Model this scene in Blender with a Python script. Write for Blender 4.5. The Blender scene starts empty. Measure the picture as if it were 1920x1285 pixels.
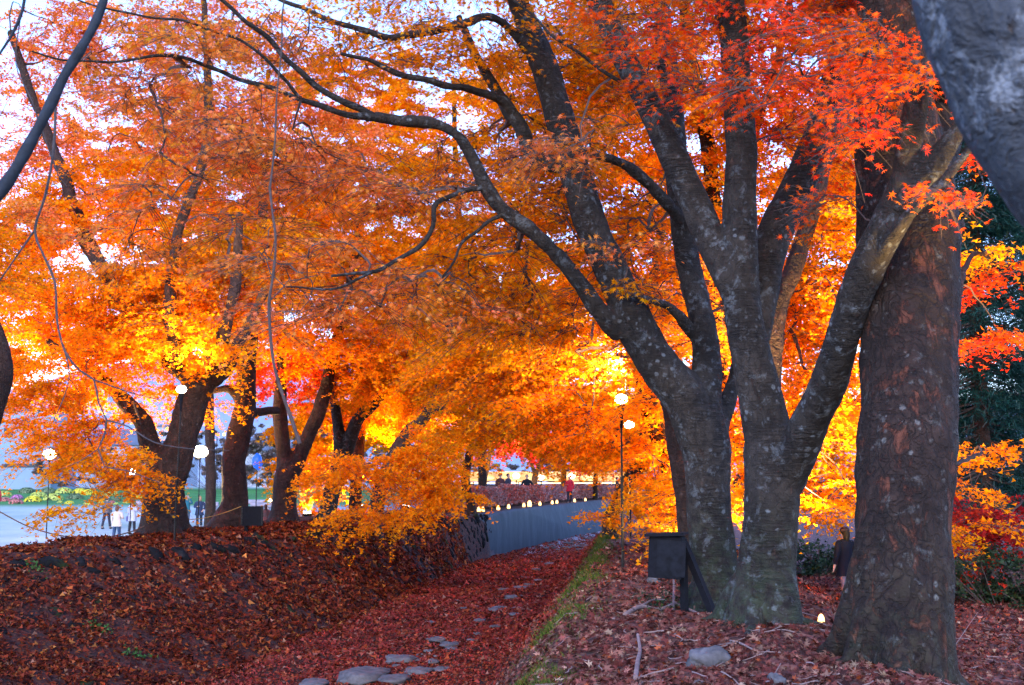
import bpy, math, random
import numpy as np
from mathutils import Vector, Matrix, noise

# ---------------------------------------------------------------- camera, sky, sun, exposure
SC = bpy.context.scene
COL = SC.collection
FPX = 2278.0            # focal length in pixels of the 1920 px wide photograph
EYE = 1.6
PITCH = math.radians(6.55)
cd = bpy.data.cameras.new("camera"); cam = bpy.data.objects.new("camera", cd); COL.objects.link(cam)
cd.sensor_width = 23.6; cd.lens = 23.6 * FPX / 1920.0
cd.clip_start = 0.1; cd.clip_end = 5000
cam.location = (0, 0, EYE); cam.rotation_euler = (math.pi / 2 + PITCH, 0, 0)
cd.dof.use_dof = True; cd.dof.focus_distance = 16.0; cd.dof.aperture_fstop = 2.8
SC.camera = cam

SUN_EL, SUN_ROT = math.radians(24), math.radians(190)
w = bpy.data.worlds.new("World"); SC.world = w; w.use_nodes = True
wn = w.node_tree; bg = wn.nodes["Background"]
sky = wn.nodes.new("ShaderNodeTexSky"); sky.sky_type = 'NISHITA'; sky.sun_disc = False
sky.sun_elevation = SUN_EL; sky.sun_rotation = SUN_ROT; sky.air_density = 1.2; sky.dust_density = 0.0; sky.ozone_density = 4.0
tn = wn.nodes.new("ShaderNodeMix"); tn.data_type = 'RGBA'; tn.blend_type = 'MULTIPLY'; tn.inputs[0].default_value = 1.0; tn.inputs[7].default_value = (0.88, 0.89, 1.19, 1)
wn.links.new(sky.outputs[0], tn.inputs[6]); wn.links.new(tn.outputs[2], bg.inputs[0]); bg.inputs[1].default_value = 0.115
sl = bpy.data.lights.new("sun", 'SUN'); sl.energy = 0.6; sl.angle = math.radians(25); sl.color = (1.0, 0.86, 0.74)
so = bpy.data.objects.new("sun", sl); COL.objects.link(so)
# direction the sun comes from (blender sky: rotation 0 = +Y, clockwise seen from above)
sd = Vector((math.sin(SUN_ROT) * math.cos(SUN_EL), math.cos(SUN_ROT) * math.cos(SUN_EL), math.sin(SUN_EL)))
so.rotation_euler = sd.to_track_quat('Z', 'Y').to_euler()
SC.view_settings.view_transform = 'Standard'; SC.view_settings.look = 'None'
SC.view_settings.exposure = 2.6; SC.view_settings.gamma = 1.0
SC.render.engine = 'CYCLES'
cy = SC.cycles
cy.max_bounces = 6; cy.diffuse_bounces = 4; cy.glossy_bounces = 2; cy.transmission_bounces = 4; cy.transparent_max_bounces = 4
cy.sample_clamp_indirect = 4.0; cy.caustics_reflective = False; cy.caustics_refractive = False
cy.use_denoising = True; cy.denoiser = 'OPENIMAGEDENOISE'
cy.use_adaptive_sampling = True; cy.adaptive_threshold = 0.02

# ---------------------------------------------------------------- helpers
FW = np.array([0, math.cos(PITCH), math.sin(PITCH)]); UP = np.array([0, -math.sin(PITCH), math.cos(PITCH)])
def P(px, py, Y):
    """the world point at depth Y that stands at photo pixel (px, py)"""
    d = FW + np.array([(px - 960.0) / FPX, 0, 0]) - UP * (py - 642.5) / FPX
    return d * (Y / d[1]) + np.array([0, 0, EYE])
def ss(a, b, x):
    t = np.clip((x - a) / (b - a), 0, 1); return t * t * (3 - 2 * t)

class Acc:
    """collects vertices and faces, builds them as one mesh object"""
    def __init__(s): s.V = []; s.n = 0; s.F = []; s.M = []; s.T = []
    def add(s, V, F, mat=0, tint=None):
        V = np.asarray(V, np.float32).reshape(-1, 3); F = np.asarray(F, np.int32)
        if len(F) == 0: return
        s.V.append(V); s.F.append(F + s.n); s.n += len(V); s.M.append(mat)
        if tint is None: tint = np.ones((len(F), 3), np.float32) * 0.5
        tint = np.asarray(tint, np.float32)
        if tint.ndim == 1: tint = np.tile(tint, (len(F), 1))
        s.T.append(tint)
    def build(s, name, mats, parent=None, smooth=False, tint=True):
        me = bpy.data.meshes.new(name)
        V = np.concatenate(s.V); me.vertices.add(len(V)); me.vertices.foreach_set("co", V.ravel())
        loops = np.concatenate([f.ravel() for f in s.F])
        tot = np.concatenate([np.full(len(f), f.shape[1], np.int32) for f in s.F])
        mi = np.concatenate([np.full(len(f), m, np.int32) for f, m in zip(s.F, s.M)])
        start = np.concatenate([[0], np.cumsum(tot)[:-1]]).astype(np.int32)
        me.loops.add(len(loops)); me.loops.foreach_set("vertex_index", loops)
        me.polygons.add(len(tot)); me.polygons.foreach_set("loop_start", start)
        me.polygons.foreach_set("material_index", mi)
        me.polygons.foreach_set("use_smooth", np.full(len(tot), bool(smooth)))
        me.update(calc_edges=True)
        if tint:
            a = me.attributes.new("tint", 'FLOAT_VECTOR', 'FACE'); a.data.foreach_set("vector", np.concatenate(s.T).ravel())
        for m in (mats if isinstance(mats, (list, tuple)) else [mats]): me.materials.append(m)
        o = bpy.data.objects.new(name, me); COL.objects.link(o)
        if parent is not None: o.parent = parent
        return o

def tag(o, label=None, cat=None, group=None, kind=None):
    if label: o["label"] = label
    if cat: o["category"] = cat
    if group: o["group"] = group
    if kind: o["kind"] = kind
    return o
def empty(name, loc, label=None, cat=None, group=None):
    o = bpy.data.objects.new(name, None); COL.objects.link(o); o.location = loc; o.empty_display_size = 0.2
    return tag(o, label, cat, group)
def under(o, root):
    """parent o to root keeping its world-space mesh"""
    o.parent = root; o.matrix_parent_inverse = Matrix.Translation(root.location).inverted()
    return o

def cat_rom(pts, step):
    pts = np.asarray(pts, float)
    if len(pts) < 3:
        n = max(2, int(np.linalg.norm(pts[1, :3] - pts[0, :3]) / step) + 1)
        t = np.linspace(0, 1, n)[:, None]; return pts[0] * (1 - t) + pts[1] * t
    e = np.vstack([2 * pts[0] - pts[1], pts, 2 * pts[-1] - pts[-2]]); out = []
    for i in range(1, len(e) - 2):
        p0, p1, p2, p3 = e[i - 1:i + 3]
        n = max(1, int(np.linalg.norm(p2[:3] - p1[:3]) / step))
        t = (np.arange(n) / n)[:, None]
        out.append(0.5 * (2 * p1 + (p2 - p0) * t + (2 * p0 - 5 * p1 + 4 * p2 - p3) * t ** 2 + (3 * p1 - p0 - 3 * p2 + p3) * t ** 3))
    out.append(e[-2][None]); r = np.vstack(out)
    r[:, 3:] = np.maximum(r[:, 3:], 1e-4) if r.shape[1] > 3 else r[:, 3:]
    return r
def tube(pts, rad, sides=10, caps=True):
    pts = np.asarray(pts, float); n = len(pts); rad = np.broadcast_to(rad, (n,))
    t = np.gradient(pts, axis=0); t /= np.linalg.norm(t, axis=1)[:, None] + 1e-9
    a = np.array([1.0, 0, 0]) if abs(t[0][0]) < 0.8 else np.array([0, 1.0, 0])
    us = []
    u = a - t[0] * (a @ t[0]); u /= np.linalg.norm(u)
    for i in range(n):
        u = u - t[i] * (u @ t[i]); u /= np.linalg.norm(u) + 1e-9; us.append(u)
    us = np.array(us); vs = np.cross(t, us)
    th = np.arange(sides) * 2 * math.pi / sides
    V = pts[:, None] + rad[:, None, None] * (np.cos(th)[None, :, None] * us[:, None] + np.sin(th)[None, :, None] * vs[:, None])
    V = V.reshape(-1, 3)
    i = np.arange(n - 1)[:, None] * sides; j = np.arange(sides)[None]; j2 = (j + 1) % sides
    F = np.stack([i + j, i + j2, i + sides + j2, i + sides + j], -1).reshape(-1, 4)
    return V, F
def tube_caps(acc, pts, rad, sides=10, mat=0, tint=None):
    V, F = tube(pts, rad, sides); acc.add(V, F, mat, tint)
    acc.add(V[:sides], [list(range(sides))[::-1]], mat, tint); acc.add(V[-sides:], [list(range(sides))], mat, tint)
def box(acc, c, s, mat=0, rz=0.0, rx=0.0, tint=None, ry=0.0):
    c = np.asarray(c, float); s = np.asarray(s, float) / 2
    v = np.array([[x, y, z] for x in (-1, 1) for y in (-1, 1) for z in (-1, 1)], float) * s
    R = np.array(Matrix.Rotation(rz, 3, 'Z') @ Matrix.Rotation(ry, 3, 'Y') @ Matrix.Rotation(rx, 3, 'X'))
    acc.add(v @ R.T + c, [[0, 1, 3, 2], [4, 6, 7, 5], [0, 4, 5, 1], [2, 3, 7, 6], [0, 2, 6, 4], [1, 5, 7, 3]], mat, tint)
def ball(acc, c, r, mat=0, seg=14, rings=9, squash=(1, 1, 1), tint=None, jitter=0.0, rs=None):
    th = np.linspace(0, math.pi, rings + 1); ph = np.arange(seg) * 2 * math.pi / seg
    V = np.stack([np.sin(th)[:, None] * np.cos(ph), np.sin(th)[:, None] * np.sin(ph), np.cos(th)[:, None] * np.ones(seg)], -1).reshape(-1, 3)
    if jitter and rs is not None:
        ph3 = rs.uniform(0, 6.28, 6)
        V = V * (1 + jitter * (np.sin(V[:, :1] * 3.1 + ph3[0]) * np.sin(V[:, 1:2] * 2.7 + ph3[1]) + 0.6 * np.sin(V[:, 2:] * 5 + ph3[2]) * np.sin(V[:, :1] * 6 + ph3[3])))
    V = V * np.array(squash) * r + np.asarray(c)
    i = np.arange(rings)[:, None] * seg; j = np.arange(seg)[None]; j2 = (j + 1) % seg
    acc.add(V, np.stack([i + j, i + seg + j, i + seg + j2, i + j2], -1).reshape(-1, 4), mat, tint)

# ---------------------------------------------------------------- materials
def newmat(name):
    m = bpy.data.materials.new(name); m.use_nodes = True; return m, m.node_tree, m.node_tree.nodes["Principled BSDF"]
def nd(nt, t, **k):
    n = nt.nodes.new(t)
    for a, v in k.items():
        if a.startswith("i_"):
            n.inputs[int(a[2:])].default_value = v
        else: setattr(n, a, v)
    return n
def ramp(nt, fac, stops):
    r = nt.nodes.new("ShaderNodeValToRGB"); e = r.color_ramp.elements
    while len(e) < len(stops): e.new(0.5)
    for el, (p, c) in zip(e, stops): el.position = p; el.color = (*c, 1)
    nt.links.new(fac, r.inputs[0]); return r.outputs[0]
def noi(nt, scale, detail=4, rough=0.55, vec=None, dist=0.0):
    n = nt.nodes.new("ShaderNodeTexNoise"); n.inputs["Scale"].default_value = scale; n.inputs["Detail"].default_value = detail
    n.inputs["Roughness"].default_value = rough; n.inputs["Distortion"].default_value = dist
    if vec is not None: nt.links.new(vec, n.inputs["Vector"])
    return n.outputs["Fac"]
def mixc(nt, f, a, b):
    m = nt.nodes.new("ShaderNodeMix"); m.data_type = 'RGBA'
    for s, v in ((m.inputs[0], f), (m.inputs[6], a), (m.inputs[7], b)):
        if hasattr(v, "links") or hasattr(v, "is_linked"): nt.links.new(v, s)
        elif isinstance(v, (tuple, list)): s.default_value = (*v, 1)
        else: s.default_value = v
    return m.outputs[2]
def bump(nt, b, h, strength, dist):
    n = nt.nodes.new("ShaderNodeBump"); n.inputs["Strength"].default_value = strength; n.inputs["Distance"].default_value = dist
    nt.links.new(h, n.inputs["Height"]); nt.links.new(n.outputs[0], b.inputs["Normal"])
def geo(nt, mapscale=None):
    g = nt.nodes.new("ShaderNodeNewGeometry").outputs["Position"]
    if mapscale is None: return g
    m = nt.nodes.new("ShaderNodeMapping"); m.inputs["Scale"].default_value = mapscale; nt.links.new(g, m.inputs[0]); return m.outputs[0]

def leaf_mat(name, trans=0.5, gloss=0.0, sat=1.25):
    m, nt, b = newmat(name)
    at = nd(nt, "ShaderNodeAttribute", attribute_name="tint")
    d = nd(nt, "ShaderNodeBsdfDiffuse"); t = nd(nt, "ShaderNodeBsdfTranslucent")
    hs = nd(nt, "ShaderNodeHueSaturation"); hs.inputs["Saturation"].default_value = sat; hs.inputs["Value"].default_value = 1.12
    nt.links.new(at.outputs["Vector"], d.inputs[0]); nt.links.new(at.outputs["Vector"], hs.inputs["Color"]); nt.links.new(hs.outputs[0], t.inputs[0])
    mx = nd(nt, "ShaderNodeMixShader"); mx.inputs[0].default_value = trans
    nt.links.new(d.outputs[0], mx.inputs[1]); nt.links.new(t.outputs[0], mx.inputs[2])
    out = nt.nodes["Material Output"]; last = mx.outputs[0]
    if gloss:
        g = nd(nt, "ShaderNodeBsdfGlossy"); g.inputs["Roughness"].default_value = 0.45; g.inputs[0].default_value = (1, 1, 1, 1)
        m2 = nd(nt, "ShaderNodeMixShader"); m2.inputs[0].default_value = gloss
        nt.links.new(last, m2.inputs[1]); nt.links.new(g.outputs[0], m2.inputs[2]); last = m2.outputs[0]
    nt.links.new(last, out.inputs[0]); nt.nodes.remove(b)
    return m
M_LEAF = leaf_mat("maple_leaf", 0.55, 0.0)
M_FALL = leaf_mat("fallen_leaf", 0.15, 0.008, 1.1)
M_NEEDLE = leaf_mat("needle", 0.25, 0.02, 1.0)

def bark(name, base, dark, lichen, warm, lich=0.5, warmamt=0.3, moss=0.0, hz=26.0, plates=0.3):
    m, nt, b = newmat(name)
    g = geo(nt)
    n1 = noi(nt, 2.2, 5, 0.6, g); n2 = noi(nt, 9.0, 6, 0.65, g); n3 = noi(nt, 34.0, 4, 0.6, g)
    col = ramp(nt, n2, [(0.3, dark), (0.62, base), (0.8, tuple(min(1, c * 1.5) for c in base))])
    # fine horizontal wrinkles
    gh = geo(nt, (3.0, 3.0, hz)); nh = noi(nt, 1.6, 4, 0.6, gh, 0.6)
    wm = nd(nt, "ShaderNodeMix", data_type='RGBA', blend_type='MULTIPLY'); wm.inputs[0].default_value = 1
    nt.links.new(ramp(nt, nh, [(0.42, (0, 0, 0)), (0.6, (0.75, 0.75, 0.75))]), wm.inputs[6]); nt.links.new(ramp(nt, noi(nt, 1.7, 4, 0.6, g, 0.5), [(0.44, (0.05, 0.05, 0.05)), (0.58, (1, 1, 1))]), wm.inputs[7])
    col = mixc(nt, wm.outputs[2], col, dark)
    col = mixc(nt, ramp(nt, noi(nt, 0.9, 4, 0.6, g, 0.7), [(0.38, (0, 0, 0)), (0.6, (.75, .75, .75))]), col, tuple(x * .35 for x in base))
    # warm flaked patches
    wv = noi(nt, 5.5, 7, 0.72, geo(nt, (1, 1, 0.5)), 0.5)
    wf = ramp(nt, wv, [(0.66 - 0.16 * warmamt, (0, 0, 0)), (0.70 - 0.14 * warmamt, (.9, .9, .9))])
    wc = ramp(nt, n2, [(.35, tuple(x * .45 for x in warm)), (.65, warm)])
    col = mixc(nt, wf, col, wc)
    ck = noi(nt, 2.6, 6, 0.7, geo(nt, (3.2, 3.2, 0.55)), 0.3)
    col = mixc(nt, ramp(nt, ck, [(.30, (.8, .8, .8)), (.44, (0, 0, 0))]), col, tuple(x * .5 for x in dark))
    # lichen discs
    vo = nd(nt, "ShaderNodeTexVoronoi"); vo.inputs["Scale"].default_value = 11.0; nt.links.new(g, vo.inputs["Vector"])
    dn = nd(nt, "ShaderNodeMath", operation='ADD'); nt.links.new(vo.outputs["Distance"], dn.inputs[0])
    nm = nd(nt, "ShaderNodeMath", operation='MULTIPLY'); nt.links.new(n3, nm.inputs[0]); nm.inputs[1].default_value = 0.55; nt.links.new(nm.outputs[0], dn.inputs[1])
    sc_ = nd(nt, "ShaderNodeSeparateColor"); nt.links.new(vo.outputs["Color"], sc_.inputs[0])
    d2 = nd(nt, "ShaderNodeMath", operation='MULTIPLY_ADD'); nt.links.new(sc_.outputs[0], d2.inputs[0]); d2.inputs[1].default_value = 0.42; nt.links.new(dn.outputs[0], d2.inputs[2])
    lf = ramp(nt, d2.outputs[0], [(0.40 + 0.16 * lich, (.6, .6, .6)), (0.56 + 0.16 * lich, (0, 0, 0))])
    blot = ramp(nt, noi(nt, 6.5, 6, 0.72, g, 0.4), [(0.60 - 0.06 * lich, (0, 0, 0)), (0.70 - 0.06 * lich, (.6, .6, .6))])
    col = mixc(nt, blot, col, tuple(x * 0.62 for x in lichen))
    lg = ramp(nt, n1, [(0.45, (0, 0, 0)), (0.6, (1, 1, 1))])
    lm = nd(nt, "ShaderNodeMix", data_type='RGBA', blend_type='MULTIPLY'); lm.inputs[0].default_value = 1
    nt.links.new(lf, lm.inputs[6]); nt.links.new(lg, lm.inputs[7])
    col = mixc(nt, lm.outputs[2], col, lichen)
    if moss:
        sx = nd(nt, "ShaderNodeSeparateXYZ"); nt.links.new(g, sx.inputs[0])
        mr = nd(nt, "ShaderNodeMapRange"); mr.inputs[1].default_value = -0.1; mr.inputs[2].default_value = 1.5; mr.inputs[3].default_value = moss; mr.inputs[4].default_value = 0
        nt.links.new(sx.outputs[2], mr.inputs[0])
        mm = nd(nt, "ShaderNodeMath", operation='MULTIPLY', use_clamp=True); nt.links.new(mr.outputs[0], mm.inputs[0])
        nt.links.new(ramp(nt, n2, [(0.42, (0, 0, 0)), (0.6, (1, 1, 1))]), mm.inputs[1])
        col = mixc(nt, mm.outputs[0], col, (0.022, 0.05, 0.018))
    vp = nd(nt, "ShaderNodeTexVoronoi", feature='DISTANCE_TO_EDGE'); vp.inputs["Scale"].default_value = 1.0
    vm = nd(nt, "ShaderNodeVectorMath", operation='ADD'); nv = nd(nt, "ShaderNodeTexNoise"); nv.inputs["Scale"].default_value = 3.0; nv.inputs["Detail"].default_value = 5; nt.links.new(g, nv.inputs["Vector"])
    nt.links.new(geo(nt, (8, 8, 2.6)), vm.inputs[0]); vs = nd(nt, "ShaderNodeVectorMath", operation='SCALE'); vs.inputs[3].default_value = 5.5; nt.links.new(nv.outputs["Color"], vs.inputs[0]); nt.links.new(vs.outputs[0], vm.inputs[1])
    nt.links.new(vm.outputs[0], vp.inputs["Vector"]); pe = ramp(nt, vp.outputs["Distance"], [(0.0, (0, 0, 0)), (0.13, (1, 1, 1))])
    pi = nd(nt, "ShaderNodeMath", operation='MULTIPLY_ADD'); nt.links.new(pe, pi.inputs[0]); pi.inputs[1].default_value = -plates; pi.inputs[2].default_value = plates
    col = mixc(nt, pi.outputs[0], col, tuple(x * .4 for x in dark))
    nt.links.new(col, b.inputs["Base Color"]); b.inputs["Roughness"].default_value = 0.85; b.inputs["Specular IOR Level"].default_value = 0.25
    nh2 = nd(nt, "ShaderNodeMath", operation='MULTIPLY'); nt.links.new(wm.outputs[2], nh2.inputs[0]); nh2.inputs[1].default_value = -0.5
    hm = nd(nt, "ShaderNodeMath", operation='ADD'); nt.links.new(n2, hm.inputs[0]); nt.links.new(nh2.outputs[0], hm.inputs[1])
    h2 = nd(nt, "ShaderNodeMath", operation='MULTIPLY_ADD'); nt.links.new(wf, h2.inputs[0]); h2.inputs[1].default_value = -0.5; nt.links.new(hm.outputs[0], h2.inputs[2])
    h3 = nd(nt, "ShaderNodeMath", operation='MULTIPLY_ADD'); nt.links.new(pe, h3.inputs[0]); h3.inputs[1].default_value = plates * 1.3; nt.links.new(h2.outputs[0], h3.inputs[2])
    bump(nt, b, h3.outputs[0], 1.0, 0.035)
    return m
M_BARK_B = bark("grey_bark", (0.050, 0.040, 0.033), (0.010, 0.008, 0.0075), (0.19, 0.21, 0.225), (0.08, 0.045, 0.032), 0.85, 0.35, 0.6, 26.0, 0.15)
M_BARK_A = bark("flaking_bark", (0.042, 0.023, 0.017), (0.010, 0.006, 0.005), (0.17, 0.17, 0.16), (0.13, 0.042, 0.023), 0.45, 0.72, 0.25, 14.0, 0.3)
M_BARK_L = bark("brown_bark", (0.075, 0.038, 0.027), (0.022, 0.012, 0.009), (0.16, 0.13, 0.12), (0.12, 0.055, 0.035), 0.1, 0.3, 0.2, 10.0)
M_BARK_F = bark("blue_grey_bark", (0.10, 0.115, 0.14), (0.022, 0.024, 0.03), (0.42, 0.47, 0.54), (0.09, 0.07, 0.06), 1.25, 0.25, 0.0, 4.0, 0.0)
def flat(name, c, rough=0.7, metal=0.0, var=0.25, sc=8.0, bmp=0.0):
    m, nt, b = newmat(name)
    n = noi(nt, sc, 4, 0.6, geo(nt))
    lo = tuple(x * (1 - var) for x in c); hi = tuple(min(1, x * (1 + var)) for x in c)
    nt.links.new(ramp(nt, n, [(0.3, lo), (0.7, hi)]), b.inputs["Base Color"])
    b.inputs["Roughness"].default_value = rough; b.inputs["Metallic"].default_value = metal; b.inputs["Specular IOR Level"].default_value = 0.12 if max(c) < .03 else 0.3
    if bmp: bump(nt, b, n, bmp, 0.02)
    return m
def emit(name, c, s):
    m, nt, b = newmat(name); b.inputs["Base Color"].default_value = (c[0] * .4, c[1] * .4, c[2] * .4, 1)
    b.inputs["Emission Color"].default_value = (*c, 1); b.inputs["Emission Strength"].default_value = s; return m
M_TWIG = flat("twig", (0.07, 0.045, 0.04), 0.85, 0, 0.3, 20)
M_BLACK = flat("dark_paint", (0.006, 0.0065, 0.010), 0.8, 0, 0.4, 20)
M_STEEL = flat("dark_steel", (0.02, 0.018, 0.018), 0.4, 0.6, 0.3)
M_ROCK = flat("rock", (0.10, 0.092, 0.095), 0.9, 0, 0.45, 7, 0.8)
M_STONE = flat("embankment_rock", (0.045, 0.042, 0.045), 0.9, 0, 0.6, 5, 0.9)
M_DEAD = flat("dead_wood", (0.22, 0.15, 0.14), 0.9, 0, 0.3, 12)

# ---------------------------------------------------------------- terrain
cLy = [-30, 6, 12, 16, 19, 21, 22.5, 26.5, 31, 37, 45, 52, 62.5, 78, 94, 130, 200]
cLx = [-22, -15, -14, -12.6, -10.8, -9.5, -8.2, -6.7, -5.7, -4.2, -2.3, -0.7, 1.3, 4.3, 8.2, 22, 60]
fLy = [-30, 6, 12, 19, 27, 35, 45, 58, 65, 74, 94, 130, 200]
fLx = [-14, -7.5, -6.2, -4.9, -3.7, -2.8, -1.7, 0.15, 1.9, 4.4, 9.7, 24, 62]
def sm_interp(y, ys, xs):
    y = np.asarray(y, float); h = 1.2 + np.clip((y - 35) * 0.28, 0, 8); r = 0
    for k, w_ in ((-1.5, .08), (-1, .16), (-.5, .17), (0, .18), (.5, .17), (1, .16), (1.5, .08)): r = r + w_ * np.interp(y + k * h, ys, xs)
    return r
def crestL(y): return sm_interp(y, cLy, cLx)
def floorL(y): return sm_interp(y, fLy, fLx)
def crestR(y): return -0.8 + 0.1 * y + 0.0042 * np.maximum(0, y - 50) ** 2
def floorR(y): return crestR(y) - 1.35
def wob(x, y):
    return (0.05 * np.sin(x * 1.7 + y * 0.9) + 0.04 * np.sin(x * 3.1 - y * 2.3 + 1.0) + 0.025 * np.sin(x * 6.1 + 2 * np.sin(y * 3.7)) + 0.015 * np.sin(y * 9.7 + x * 4.1))
def lawnz(x, y):
    z = np.interp(y, [20, 50, 66, 90, 130, 400], [-1.05, -0.95, -0.85, -0.05, 0.75, 1.3])
    s = ss(-0.14, -0.04, x / np.maximum(y, 1)) * ss(40, 60, y)
    return z * (1 - s) + 0.25 * s
def hz(x, y):
    x = np.asarray(x, float); y = np.asarray(y, float)
    cl, fl, cr, fr = crestL(y), floorL(y), crestR(y), floorR(y)
    near = np.clip(1 - (y - 30) / 40, 0.15, 1)
    nb = wob(x, y) * near
    zl = 0.2
    # left bank top, then lawn
    bw = np.interp(y, [15, 24, 28, 36, 50], [2.6, 2.3, 2.8, 4.6, 5.5])
    d = cl - x
    top = zl + 0.12 * ss(0, 1.5, d) + nb * 0.8
    ln = lawnz(x, y)
    t = ss(bw, bw + 2.4, d)
    zleft = top * (1 - t) + ln * t
    # slope
    u = np.clip((x - cl) / np.maximum(fl - cl, 0.5), 0, 1)
    zslope = zl - (zl + 1.6) * (u ** 0.92) + nb * 0.9 * np.sin(u * 3.1)
    zfl = -1.6 + nb * 0.7 + 0.12 * ss(0.0, 1.0, np.abs((x - (fl + fr) / 2) / np.maximum(fr - fl, 0.5) * 2)) ** 2
    v = np.clip((x - fr) / 1.35, 0, 1)
    zrs = -1.48 + 1.48 * v ** 0.8 + nb * 0.9
    e = x - cr
    mound = 0.10 * np.exp(-((x - 2.5) ** 2 + (y - 12.4) ** 2) / 1.6) + 0.06 * np.exp(-((x - 3.3) ** 2 + (y - 10.6) ** 2) / 1.5)
    dr = ss(2.5, 4.9, e)
    zr = (0.06 * ss(0, 0.6, e) + nb + mound) * (1 - dr) + (-0.66 + nb * 0.5) * dr
    z = np.where(x < cl, zleft, np.where(x < fl, zslope, np.where(x < fr, zfl, np.where(x < cr, zrs, zr))))
    return z
def hn(x, y):
    e = 0.05
    dx = (hz(x + e, y) - hz(x - e, y)) / (2 * e); dy = (hz(x, y + e) - hz(x, y - e)) / (2 * e)
    n = np.stack([-dx, -dy, np.ones_like(dx)], -1); return n / np.linalg.norm(n, axis=-1, keepdims=True)

def build_ground():
    ys = [-30.0, -20, -10, -4, 0, 3]; y = 3.0
    while y < 1500: y += max(0.09, (0.011 * y - 0.02)) if y < 130 else y * 0.06; ys.append(y)
    ys = np.array(ys)
    xs = np.concatenate([-np.geomspace(900, 15, 60), np.arange(-14.5, 11, 0.13), np.geomspace(11.2, 900, 60)])
    X, Y = np.meshgrid(xs, ys); Z = hz(X, Y)
    V = np.stack([X, Y, Z], -1).reshape(-1, 3); nx = len(xs)
    i = np.arange(len(ys) - 1)[:, None] * nx; j = np.arange(nx - 1)[None]
    F = np.stack([i + j, i + j + 1, i + nx + j + 1, i + nx + j], -1).reshape(-1, 4)
    a = Acc(); a.add(V, F)
    m, nt, b = newmat("forest_floor")
    o = a.build("ground", m, smooth=True, tint=False); tag(o, "leaf covered banks, stony ditch and pale lawn beyond", kind="structure")
    x, y = X.ravel(), Y.ravel()
    cl, fl, fr, cr = crestL(y), floorL(y), floorR(y), crestR(y)
    bw = np.interp(y, [15, 24, 28, 36, 50], [2.6, 2.3, 2.8, 4.6, 5.5])
    lawn = ss(bw + 0.8, bw + 2.2, cl - x) * (1 - ss(-0.14, -0.06, x / np.maximum(y, 1)) * ss(48, 60, y))
    green = ss(84, 92, y) * ss(200, 130, y)
    moss = .45 * np.exp(-((x - cr + 0.2) / 0.26) ** 2) * ss(60, 30, y)
    pink = ss(fr, cr + 0.5, x)
    for nme, val in (("bare", ss(49, 56, y) * (x > fl - .2) * (x < fr + .6)), ("lawn", lawn), ("green", green), ("moss", moss), ("rightbank", pink), ("far", ss(50, 62, y))):
        at = o.data.attributes.new(nme, 'FLOAT', 'POINT'); at.data.foreach_set("value", val.astype(np.float32))
    A = lambda n: nd(nt, "ShaderNodeAttribute", attribute_name=n).outputs["Fac"]
    g = geo(nt)
    vo = nd(nt, "ShaderNodeTexVoronoi"); vo.inputs["Scale"].default_value = 17.0; nt.links.new(g, vo.inputs["Vector"])
    sep = nd(nt, "ShaderNodeSeparateColor"); nt.links.new(vo.outputs["Color"], sep.inputs[0])
    lit = ramp(nt, sep.outputs[0], [(0.0, (0.012, 0.004, 0.004)), (0.3, (0.04, 0.009, 0.007)), (0.6, (0.08, 0.017, 0.010)), (0.8, (0.10, 0.028, 0.012)), (1.0, (0.03, 0.016, 0.012))])
    lit2 = ramp(nt, sep.outputs[0], [(0.0, (0.03, 0.014, 0.012)), (0.3, (0.10, 0.03, 0.028)), (0.6, (0.16, 0.06, 0.05)), (0.8, (0.20, 0.09, 0.07)), (1.0, (0.08, 0.04, 0.03))])
    c = mixc(nt, A("rightbank"), lit, lit2)
    n1 = noi(nt, 1.1, 5, 0.6, g); n2 = noi(nt, 5, 5, 0.6, g)
    c = mixc(nt, ramp(nt, n2, [(0.48, (0, 0, 0)), (0.68, (0.75, 0.75, 0.75))]), c, (0.035, 0.026, 0.022))
    mm = nd(nt, "ShaderNodeMath", operation='MULTIPLY'); nt.links.new(A("moss"), mm.inputs[0]); nt.links.new(ramp(nt, n2, [(0.4, (0, 0, 0)), (0.55, (1, 1, 1))]), mm.inputs[1])
    c = mixc(nt, mm.outputs[0], c, (0.035, 0.055, 0.012))
    fr_ = ramp(nt, noi(nt, 0.12, 5, 0.6, g), [(0.35, (0.30, 0.36, 0.30)), (0.6, (0.46, 0.49, 0.50)), (0.8, (0.42, 0.42, 0.45))])
    fr_ = mixc(nt, ramp(nt, noi(nt, 3.0, 5, 0.7, g), [(0.4, (0, 0, 0)), (0.75, (0.35, 0.35, 0.35))]), fr_, (0.20, 0.24, 0.16))
    fr_ = mixc(nt, A("green"), fr_, ramp(nt, noi(nt, 0.4, 4, 0.6, g), [(0.35, (0.03, 0.12, 0.02)), (0.65, (0.06, 0.22, 0.035))]))
    bm_ = nd(nt, "ShaderNodeMath", operation='MULTIPLY'); nt.links.new(A("bare"), bm_.inputs[0]); nt.links.new(ramp(nt, noi(nt, .9, 5, .6, geo(nt, (1, .35, 1))), [(0.42, (0, 0, 0)), (0.52, (1, 1, 1))]), bm_.inputs[1])
    c = mixc(nt, bm_.outputs[0], c, ramp(nt, n2, [(.4, (.16, .18, .22)), (.6, (.36, .38, .42))]))
    c = mixc(nt, A("lawn"), c, fr_)
    nt.links.new(c, b.inputs["Base Color"]); b.inputs["Roughness"].default_value = 0.9; b.inputs["Specular IOR Level"].default_value = 0.2
    bump(nt, b, vo.outputs["Distance"], 0.6, 0.03)
build_ground()

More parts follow.
